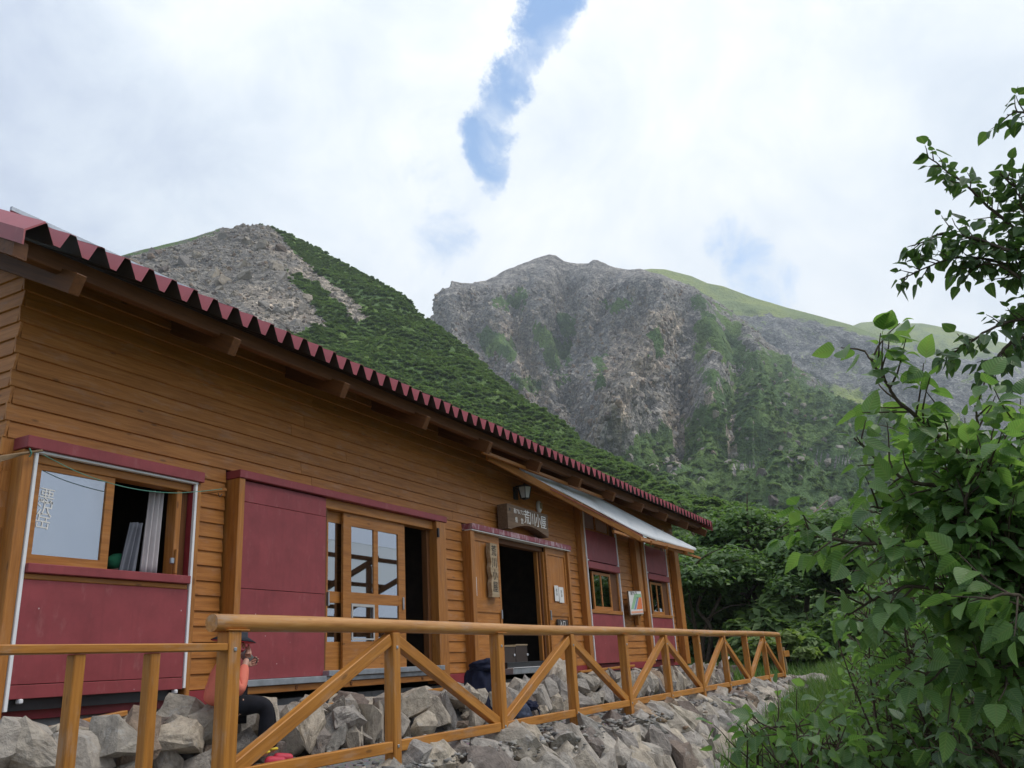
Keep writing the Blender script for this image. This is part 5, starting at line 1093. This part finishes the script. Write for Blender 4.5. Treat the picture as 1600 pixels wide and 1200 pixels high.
# tall birch whose boughs hang in from the right edge
b0 = base_at(1800, 4.6)
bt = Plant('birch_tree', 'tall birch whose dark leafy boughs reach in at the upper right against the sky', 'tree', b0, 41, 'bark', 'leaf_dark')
top = atd(1790, 60, 4.9); trunk = spline([b0, b0+np.array([.1, 0, 1.5]), atd(1790, 520, 4.75), top], 10); bt.w.append((trunk, np.linspace(.075, .018, len(trunk))))
for br_ in (D3((1785, 520, 4.7), (1690, 440, 4.6), (1600, 418, 4.5), (1500, 402, 4.4), (1405, 436, 4.3)), D3((1785, 480, 4.7), (1640, 400, 4.6), (1560, 335, 4.5), (1500, 285, 4.4), (1448, 243, 4.3)), D3((1785, 440, 4.7), (1640, 330, 4.6), (1585, 290, 4.5), (1560, 272, 4.45)), D3((1785, 600, 4.7), (1680, 510, 4.5), (1600, 497, 4.4), (1530, 525, 4.3), (1478, 560, 4.25)), D3((1700, 560, 4.5), (1600, 528, 4.4), (1560, 560, 4.3), (1535, 600, 4.3)), D3((1785, 300, 4.8), (1660, 190, 4.6), (1600, 176, 4.5), (1575, 178, 4.5)), D3((1640, 420, 4.5), (1560, 385, 4.4), (1480, 365, 4.35), (1425, 385, 4.3)), D3((1700, 470, 4.6), (1620, 450, 4.5), (1560, 415, 4.4), (1500, 420, 4.4)), D3((1640, 380, 4.6), (1600, 330, 4.5), (1590, 290, 4.5)), D3((1780, 200, 4.8), (1700, 90, 4.8), (1660, 40, 4.8))):
    bt.branch(br_, .013, .003, .074, .030, (.06, .20), .024, .12)
bt.build()
# nearer young birch with big bright leaves
b1 = base_at(1720, 3.3); yb = Plant('young_birch', 'young birch with large bright leaves filling the right foreground', 'tree', b1, 42, 'bark', 'leaf_near')
hub = atd(1690, 1080, 3.3); yb.w.append((spline([b1, (b1+hub)/2, hub], 8), np.linspace(.05, .03, 15)))
for br_ in ([hub]+D3((1620, 900, 3.25), (1500, 715, 3.1), (1420, 645, 3.0), (1378, 590, 2.95), (1352, 548, 2.95)), [hub]+D3((1640, 880, 3.3), (1560, 750, 3.2), (1530, 680, 3.15), (1522, 632, 3.1)), D3((1630, 870, 3.25), (1560, 800, 3.15), (1470, 762, 3.05), (1400, 740, 3.0), (1332, 682, 2.95)), [hub]+D3((1620, 930, 3.2), (1500, 855, 3.1), (1390, 848, 3.0), (1290, 842, 2.95), (1246, 826, 2.9)), [hub]+D3((1600, 990, 3.15), (1480, 925, 3.05), (1400, 922, 3.0), (1325, 962, 2.95)), [hub]+D3((1660, 850, 3.3), (1610, 720, 3.25), (1592, 650, 3.2)), D3((1630, 920, 3.2), (1580, 830, 3.1), (1570, 740, 3.05)), [hub]+D3((1610, 980, 3.1), (1540, 900, 3.0), (1500, 860, 2.95)), [hub]+D3((1580, 1050, 3.1), (1480, 1040, 3.0), (1430, 1065, 2.95)), D3((1560, 790, 3.2), (1480, 820, 3.1), (1420, 800, 3.05), (1360, 790, 3.0)), [hub]+D3((1640, 1000, 3.0), (1590, 930, 2.8), (1545, 935, 2.7)), [hub]+D3((1640, 950, 3.4), (1600, 820, 3.4), (1590, 790, 3.4))):
    yb.branch(br_, .013, .003, .078, .032, (.10, .30), .031, .10)
for k in range(20):
    e = atd(yb.rs.uniform(1380, 1660), yb.rs.uniform(640, 1040), yb.rs.uniform(2.9, 3.6)); m_ = hub*.5+e*.5+np.array([0, 0, .12])+yb.rs.normal(size=3)*.08; yb.branch([hub, m_, e], .010, .0025, .072, .034, (.10, .28), .032, .25)
yb.build()
# bushes filling the lower right
def bush(name, label, bpx, bd, box, dr, n, size, seed, lmat='leaf_bush', every=.09):
    b_ = base_at(bpx, bd); pl_ = Plant(name, label, 'bush', b_, seed, 'twig', lmat, 'bushes on the slope at the lower right'); rs = pl_.rs
    for k in range(n):
        e = atd(rs.uniform(box[0], box[2]), box[1]+(box[3]-box[1])*rs.random()**1.2, rs.uniform(*dr)); m_ = b_*.45+e*.55+np.array([0, 0, .25])+rs.normal(size=3)*.12; pl_.branch([b_, m_, e], .012, .0025, size, every, (.12, .36), .04, .2)
    return pl_.build()
cnt = [bush('bush', 'dense bush with mid-sized leaves below the young birch', 1500, 5.2, (1300, 870, 1640, 1180), (4.4, 6.0), 84, .066, 51),
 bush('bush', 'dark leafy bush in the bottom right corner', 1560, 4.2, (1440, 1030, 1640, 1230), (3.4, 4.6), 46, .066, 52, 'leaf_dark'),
 bush('bush', 'low bush with rounded leaves in front of the stone wall at the bottom', 1230, 4.4, (1165, 1115, 1340, 1215), (4.0, 4.8), 24, .074, 53),
 bush('bush', 'bush at the grassy edge right of the railing end', 1380, 8.5, (1325, 1000, 1440, 1130), (7.6, 9.4), 50, .075, 54, 'leaf_bush', .12),
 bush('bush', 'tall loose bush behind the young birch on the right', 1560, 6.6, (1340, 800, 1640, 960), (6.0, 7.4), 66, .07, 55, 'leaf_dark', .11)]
print('bush leaves', cnt)
# ------------------------------------------------------------------ signpost, backpack, bag
sp = thing('wooden_signpost', 'small orange wooden arrow sign on a post beyond the railing end', 'signpost', (24.6, 4.9, .95)); p = at(1228, 1022, 4.6)
wbox('post', M['pale_board'], sp, (p[0]-.05, 4.62, .7), (p[0]+.03, 4.69, p[2]+.18)); wbox('arrow_board', M['rail'], sp, (p[0]-.32, 4.58, p[2]-.07), (p[0]+.42, 4.615, p[2]+.09))
fl = thing('white_flowers', 'small tuft of white flowers in the grass behind the railing', 'flowers', tuple(at(1137, 1036, 6.2))); p = at(1137, 1032, 6.2)
for k in range(7): Vq, Fq = lathe([(.01, 0), (.05, .02), (.03, .04)], 7); ob('flower', mesh('flower', Vq, Fq, M['white']), fl, Matrix.Translation(p+rng.normal(size=3)*[.12, .1, .05]))
tubes('stem', [(spline([np.array([p[0], p[1], .8]), p+rng.normal(size=3)*.05], 4), .008) for k in range(4)], M['stick'], fl)
def skin(name, chain, mat, parent=None, kind=None, sub=2, Mw=None):
    """chain: (verts [(xyz, r or (rx, ry))], edges); continuous skinned surface"""
    vs_, es = chain; me = bpy.data.meshes.new(name); Mw = Mw or (WM[parent] if parent else Matrix.Identity(4)); Mi = Mw.inverted()
    me.from_pydata([Mi@Vector(v[0]) for v in vs_], es, []); me.materials.append(mat); o_ = ob(name, me, parent, Mw)
    md = o_.modifiers.new('skin', 'SKIN'); md.use_smooth_shade = True
    for sv, v in zip(me.skin_vertices[0].data, vs_): r = v[1]; sv.radius = (r, r) if not isinstance(r, tuple) else r
    me.skin_vertices[0].data[0].use_root = True
    s2 = o_.modifiers.new('sub', 'SUBSURF'); s2.levels = sub; s2.render_levels = sub; return o_
def blob(name, mat, parent, c, r, disp=.05, seed=0, Rm=None, sq=.0):
    bm = bmesh.new(); bmesh.ops.create_icosphere(bm, subdivisions=4, radius=1.0); P = np.array([v.co for v in bm.verts])
    if sq: P = P*(1-sq)+sq*P/np.abs(P).max(1, keepdims=True)
    k = 1+disp*fbm(P*1.7+seed, 4); P = P*k[:, None]*np.array(r)
    for v, q in zip(bm.verts, P): v.co = q
    for f in bm.faces: f.smooth = True
    me = bpy.data.meshes.new(name); bm.to_mesh(me); bm.free(); me.materials.append(mat); return ob(name, me, parent, Matrix.Translation(c)@(Rm or Matrix.Identity(4)))
p = at(757, 1082, 6.15); bp = thing('backpack', 'dark navy backpack leaning on the ledge below the entrance', 'backpack', (p[0], 6.15, .95))
Rb = Matrix.Rotation(.12, 4, 'Y')@Matrix.Rotation(-.2, 4, 'X')
blob('main_bag', M['navy'], bp, (p[0], 6.15, p[2]), (.30, .20, .37), .16, 3, Rb, .45); blob('top_lid', M['navy'], bp, (p[0]+.03, 6.13, p[2]+.33), (.25, .19, .10), .2, 5, Rb, .4); blob('front_pocket', M['navy'], bp, (p[0]+.02, 5.96, p[2]-.08), (.18, .07, .20), .15, 8, Rb, .45)
for s_ in (-1, 1): tubes('strap', [(spline([(p[0]+s_*.12, 5.93, p[2]+.34), (p[0]+s_*.15, 5.90, p[2]+.05), (p[0]+s_*.13, 5.94, p[2]-.30)], 6), .012)], M['blue_grey'], bp)
tubes('grab_loop', [(spline([(p[0]+.1, 6.0, p[2]+.42), (p[0]+.16, 5.95, p[2]+.47), (p[0]+.22, 6.02, p[2]+.41)], 6), .01)], M['blue_grey'], bp)
p = at(812, 1106, 5.85); gb = thing('cloth_bag', 'small blue grey bag lying on the path beside the backpack', 'bag', (p[0], 5.85, .92)); blob('sack', M['blue_grey'], gb, (p[0]-.05, 5.85, 1.02), (.26, .16, .13), .25, 9, None, .25); blob('flap', M['navy'], gb, (p[0]+.14, 5.80, 1.08), (.12, .14, .07), .25, 11, None, .3)
tubes('strap', [(spline([(p[0]+.18, 5.74, 1.12), (p[0]+.30, 5.70, 1.0), (p[0]+.26, 5.68, .93)], 6), .012)], M['navy'], gb)

# ------------------------------------------------------------------ the seated hiker
hk = thing('person', 'person in coral jacket and dark brimmed hat sitting on the ledge drinking from a cup', 'person', (5.76, 5.95, .9))
HX, HY, SZ = 5.76, 5.95, 1.36                          # seat point
F_ = Vector((.80, -.60, 0)); S_ = Vector((.60, .80, 0))     # faces along the path to the right; S_ points to the hiker's left
def hp(f, s_, z): return Vector((HX, HY, 0))+F_*f+S_*s_+Vector((0, 0, z-.05*min(1, max(0, (z-1.4)/.4))))
neck = hp(.06, 0, 1.86); hd = hp(.10, 0, 2.00)
knee = {1: hp(.44, .10, 1.43), -1: hp(.40, -.14, 1.42)}; ank = {1: hp(.50, .12, 1.0), -1: hp(.38, -.16, 1.0)}
body = skin('body', ([(hp(0, 0, 1.45), .13), (hp(.02, 0, 1.62), .12), (hp(.04, 0, 1.76), .12), (neck, .052), (hp(.085, 0, 1.92), .058), (hp(.10, 0, 2.0), (.085, .10)), (hp(.10, 0, 2.07), .075)]
    +[(hp(.03, .15, 1.78), .05), (hp(.14, .22, 1.57), .03), (hp(.21, .08, 1.81), .03), (hp(.03, -.15, 1.78), .05), (hp(.14, -.24, 1.56), .03), (hp(.22, -.06, 1.87), .03)]
    +[(hp(.06, .09, 1.42), .085), (knee[1], .06), (ank[1], .04), (hp(.06, -.09, 1.42), .085), (knee[-1], .06), (ank[-1], .04)],
    [(0, 1), (1, 2), (2, 3), (3, 4), (4, 5), (5, 6), (2, 7), (7, 8), (8, 9), (2, 10), (10, 11), (11, 12), (0, 13), (13, 14), (14, 15), (0, 16), (16, 17), (17, 18)]), M['skin'], hk)
skin('jacket', ([(hp(0, 0, 1.42), (.185, .165)), (hp(.02, 0, 1.60), (.165, .145)), (hp(.04, 0, 1.76), (.16, .13)), (hp(.055, 0, 1.84), .075), (hp(.06, 0, 1.885), .066)]
    +[(hp(.03, .17, 1.78), .07), (hp(.15, .23, 1.55), .066), (hp(.19, .10, 1.77), .042), (hp(.03, -.17, 1.78), .07), (hp(.15, -.25, 1.54), .066), (hp(.20, -.09, 1.82), .042)],
    [(0, 1), (1, 2), (2, 3), (3, 4), (2, 5), (5, 6), (6, 7), (2, 8), (8, 9), (9, 10)]), M['coral'], hk)
skin('trousers', ([(hp(0, 0, 1.44), (.18, .16)), (hp(.10, .10, 1.44), .105), (knee[1], .078), (ank[1]+Vector((0, 0, .03)), .060), (hp(.10, -.10, 1.44), .105), (knee[-1], .078), (ank[-1]+Vector((0, 0, .03)), .060)], [(0, 1), (1, 2), (2, 3), (0, 4), (4, 5), (5, 6)]), M['trouser'], hk)
for s_ in (1, -1):
    a = ank[s_]; sh = skin('shoe', ([(a+Vector((0, 0, -.035)), .05), (a+F_*.08+Vector((0, 0, -.045)), .05), (a+F_*.19+Vector((0, 0, -.055)), .042)], [(0, 1), (1, 2)]), M['pink'], hk)
    skin('sock_cuff', ([(a+Vector((0, 0, .02)), .060), (a+Vector((0, 0, .06)), .064)], [(0, 1)]), M['yellow'], hk, sub=2)
# head details
blob('hair', M['hair'], hk, hd+Vector((-.03*F_.x, -.03*F_.y, .02)), (.098, .098, .105), .04, 2)
for s_ in (1, -1): blob('eye', M['hair'], hk, hp(.185, .034*s_, 2.01), (.012, .012, .008), 0, 1); blob('ear', M['skin'], hk, hp(.095, .092*s_, 1.985), (.02, .012, .03), .05, 4)
blob('nose', M['skin'], hk, hp(.198, 0, 1.98), (.016, .016, .024), .05, 3); blob('mouth', M['pink'], hk, hp(.185, 0, 1.935), (.010, .022, .008), .02, 6)
Vq, Fq = lathe([(.190, -.035), (.198, -.03), (.120, .012), (.113, .09), (.095, .115), (.02, .122)], 26); ht = ob('hat', mesh('hat', Vq, Fq, M['hat'], True), hk, Matrix.Translation(hp(.11, 0, 2.055))@Matrix.Rotation(.12, 4, S_))
Vq, Fq = lathe([(.186, -.037), (.193, -.036), (.186, -.034)], 26); ob('hat_edge', mesh('hat_edge', Vq, Fq, M['pink'], True), ht, WM[ht])
def hand(root, fdir, pdir, tdir, parent, nm='hand'):
    fdir, pdir, tdir = Vector(fdir).normalized(), Vector(pdir).normalized(), Vector(tdir).normalized(); root = Vector(root); vs_ = [(root, .024), (root+fdir*.045, (.034, .018)), (root+fdir*.08, (.034, .016))]; es = [(0, 1), (1, 2)]
    for k, (o, l) in enumerate(((-.03, .058), (-.010, .068), (.010, .064), (.028, .05))):
        b_ = root+fdir*.085+tdir*-o; i = len(vs_); vs_ += [(b_, .0088), (b_+fdir*l*.45+pdir*.012, .0082), (b_+fdir*l*.7+pdir*l*.5, .0075)]; es += [(2, i), (i, i+1), (i+1, i+2)]
    i = len(vs_); vs_ += [(root+fdir*.03+tdir*.034, .011), (root+fdir*.055+tdir*.05+pdir*.03, .0095), (root+fdir*.075+tdir*.045+pdir*.052, .0085)]; es += [(0, i), (i, i+1), (i+1, i+2)]
    return skin(nm, (vs_, es), M['skin'], parent)
hand(hp(.225, -.07, 1.875), (.45, .30, .55), (.35, .9, -.1), (0, .2, 1), hk); hand(hp(.205, .085, 1.80), (.75, -.35, .35), (.3, -.9, .1), (0, .2, 1), hk)
cu = thing('cup', 'pale steel cup held to the mouth by the seated hiker', 'cup', tuple(hp(.29, .01, 1.84))); Vq, Fq = lathe([(.042, 0), (.046, .10), (.048, .104), (.042, .10)], 18); ob('cup_body', mesh('cup_body', Vq, Fq, M['steel'], True), cu, Matrix.Translation(hp(.26, .01, 1.85))@Matrix.Rotation(-.7, 4, S_)); tubes('cup_handle', [(spline([hp(.29, .0, 1.88), hp(.32, 0, 1.86), hp(.31, 0, 1.82)], 6), .005)], M['black'], cu)
# the head behind the left window
p = at(181, 876, 7.5); ww = thing('person', 'person with a green bandana just showing above the left window sill', 'person', (p[0], 7.5, 1.63))
b_ = Vector((p[0], 7.5, p[2]-.10))
skin('body', ([(b_+Vector((0, 0, -.62)), (.16, .12)), (b_+Vector((0, 0, -.30)), (.17, .11)), (b_+Vector((0, 0, -.15)), .055), (b_+Vector((.02, -.01, -.03)), (.08, .09)), (b_+Vector((.02, -.01, .06)), .075), (b_+Vector((.2, 0, -.30)), .05), (b_+Vector((.24, -.05, -.58)), .04), (b_+Vector((-.2, 0, -.30)), .05), (b_+Vector((-.24, -.05, -.58)), .04), (b_+Vector((0, 0, -.98)), .13)], [(0, 1), (1, 2), (2, 3), (3, 4), (1, 5), (5, 6), (1, 7), (7, 8), (0, 9)]), M['skin'], ww)
skin('jacket', ([(b_+Vector((0, 0, -.70)), (.19, .14)), (b_+Vector((0, 0, -.32)), (.19, .13)), (b_+Vector((0, 0, -.2)), .07), (b_+Vector((.22, 0, -.32)), .062), (b_+Vector((.26, -.05, -.62)), .052), (b_+Vector((-.22, 0, -.32)), .062), (b_+Vector((-.26, -.05, -.62)), .052)], [(0, 1), (1, 2), (1, 3), (3, 4), (1, 5), (5, 6)]), M['trouser'], ww)
blob('bandana', M['bandana'], ww, b_+Vector((.02, 0, .085)), (.108, .112, .09), .05, 5)
for s_ in (-1, 1): blob('eye', M['hair'], ww, b_+Vector((.11, -.03+.05*s_*0-.035*(s_ > 0), .0)), (.01, .01, .007), 0, 1)

# ------------------------------------------------------------------ timber canopy out of frame to the right, mirrored in the door glass
cf = thing('timber_canopy', 'dark timber canopy frame with pale sheet roof standing beyond the birch on the slope', 'canopy', (24.5, -6.0, -1.0))
for x in (21.5, 24.5, 27.5):
    for y, zt in ((-7.6, 4.0), (-4.2, 5.3)): wbox('post', M['dark_wood'], cf, (x-.08, y-.08, -2.4), (x+.08, y+.08, zt))
    beam('rafter', M['dark_wood'], cf, (x, -8.0, 3.95), (x, -3.8, 5.55), .14, .18)
for y, zt in ((-7.6, 4.15), (-5.9, 4.78), (-4.2, 5.42)): wbox('purlin', M['dark_wood'], cf, (21.2, y-.06, zt+.06), (27.8, y+.06, zt+.2))
for z in (2.9, 3.4): wbox('rail', M['dark_wood'], cf, (21.3, -4.3, z), (27.7, -4.18, z+.16))
V = [(21.1, -8.1, 4.24), (27.9, -8.1, 4.24), (27.9, -3.7, 5.90), (21.1, -3.7, 5.90)]; V += [(x, y, z+.03) for x, y, z in V]; Mi = WM[cf].inverted()
ob('roof_sheet', mesh('roof_sheet', [Mi@Vector(v) for v in V], [(3, 2, 1, 0), (4, 5, 6, 7), (0, 1, 5, 4), (1, 2, 6, 5), (2, 3, 7, 6), (3, 0, 4, 7)], M['clear_sheet']), cf, WM[cf])
# ------------------------------------------------------------------ mountain air
hz_v = [(x, y, z) for z in (-60, 1400) for x, y in ((-3200, -3200), (3600, -3200), (3600, 3600), (-3200, 3600))]
hm = bpy.data.materials.new('mountain_air'); hm.use_nodes = True; t = NT(hm.node_tree); o = t.n('ShaderNodeOutputMaterial'); pv = t.n('ShaderNodeVolumePrincipled'); pv.inputs['Color'].default_value = (.86, .92, 1.0, 1); pv.inputs['Density'].default_value = HAZE; t.link(pv.outputs[0], o.inputs['Volume'])
hz = ob('haze', mesh('haze', hz_v, [(3, 2, 1, 0), (4, 5, 6, 7), (0, 1, 5, 4), (1, 2, 6, 5), (2, 3, 7, 6), (3, 0, 4, 7)], hm), None, None, 'stuff'); hz['label'] = 'thin pale mountain air between the hut and the far ridges'; hz['category'] = 'haze'
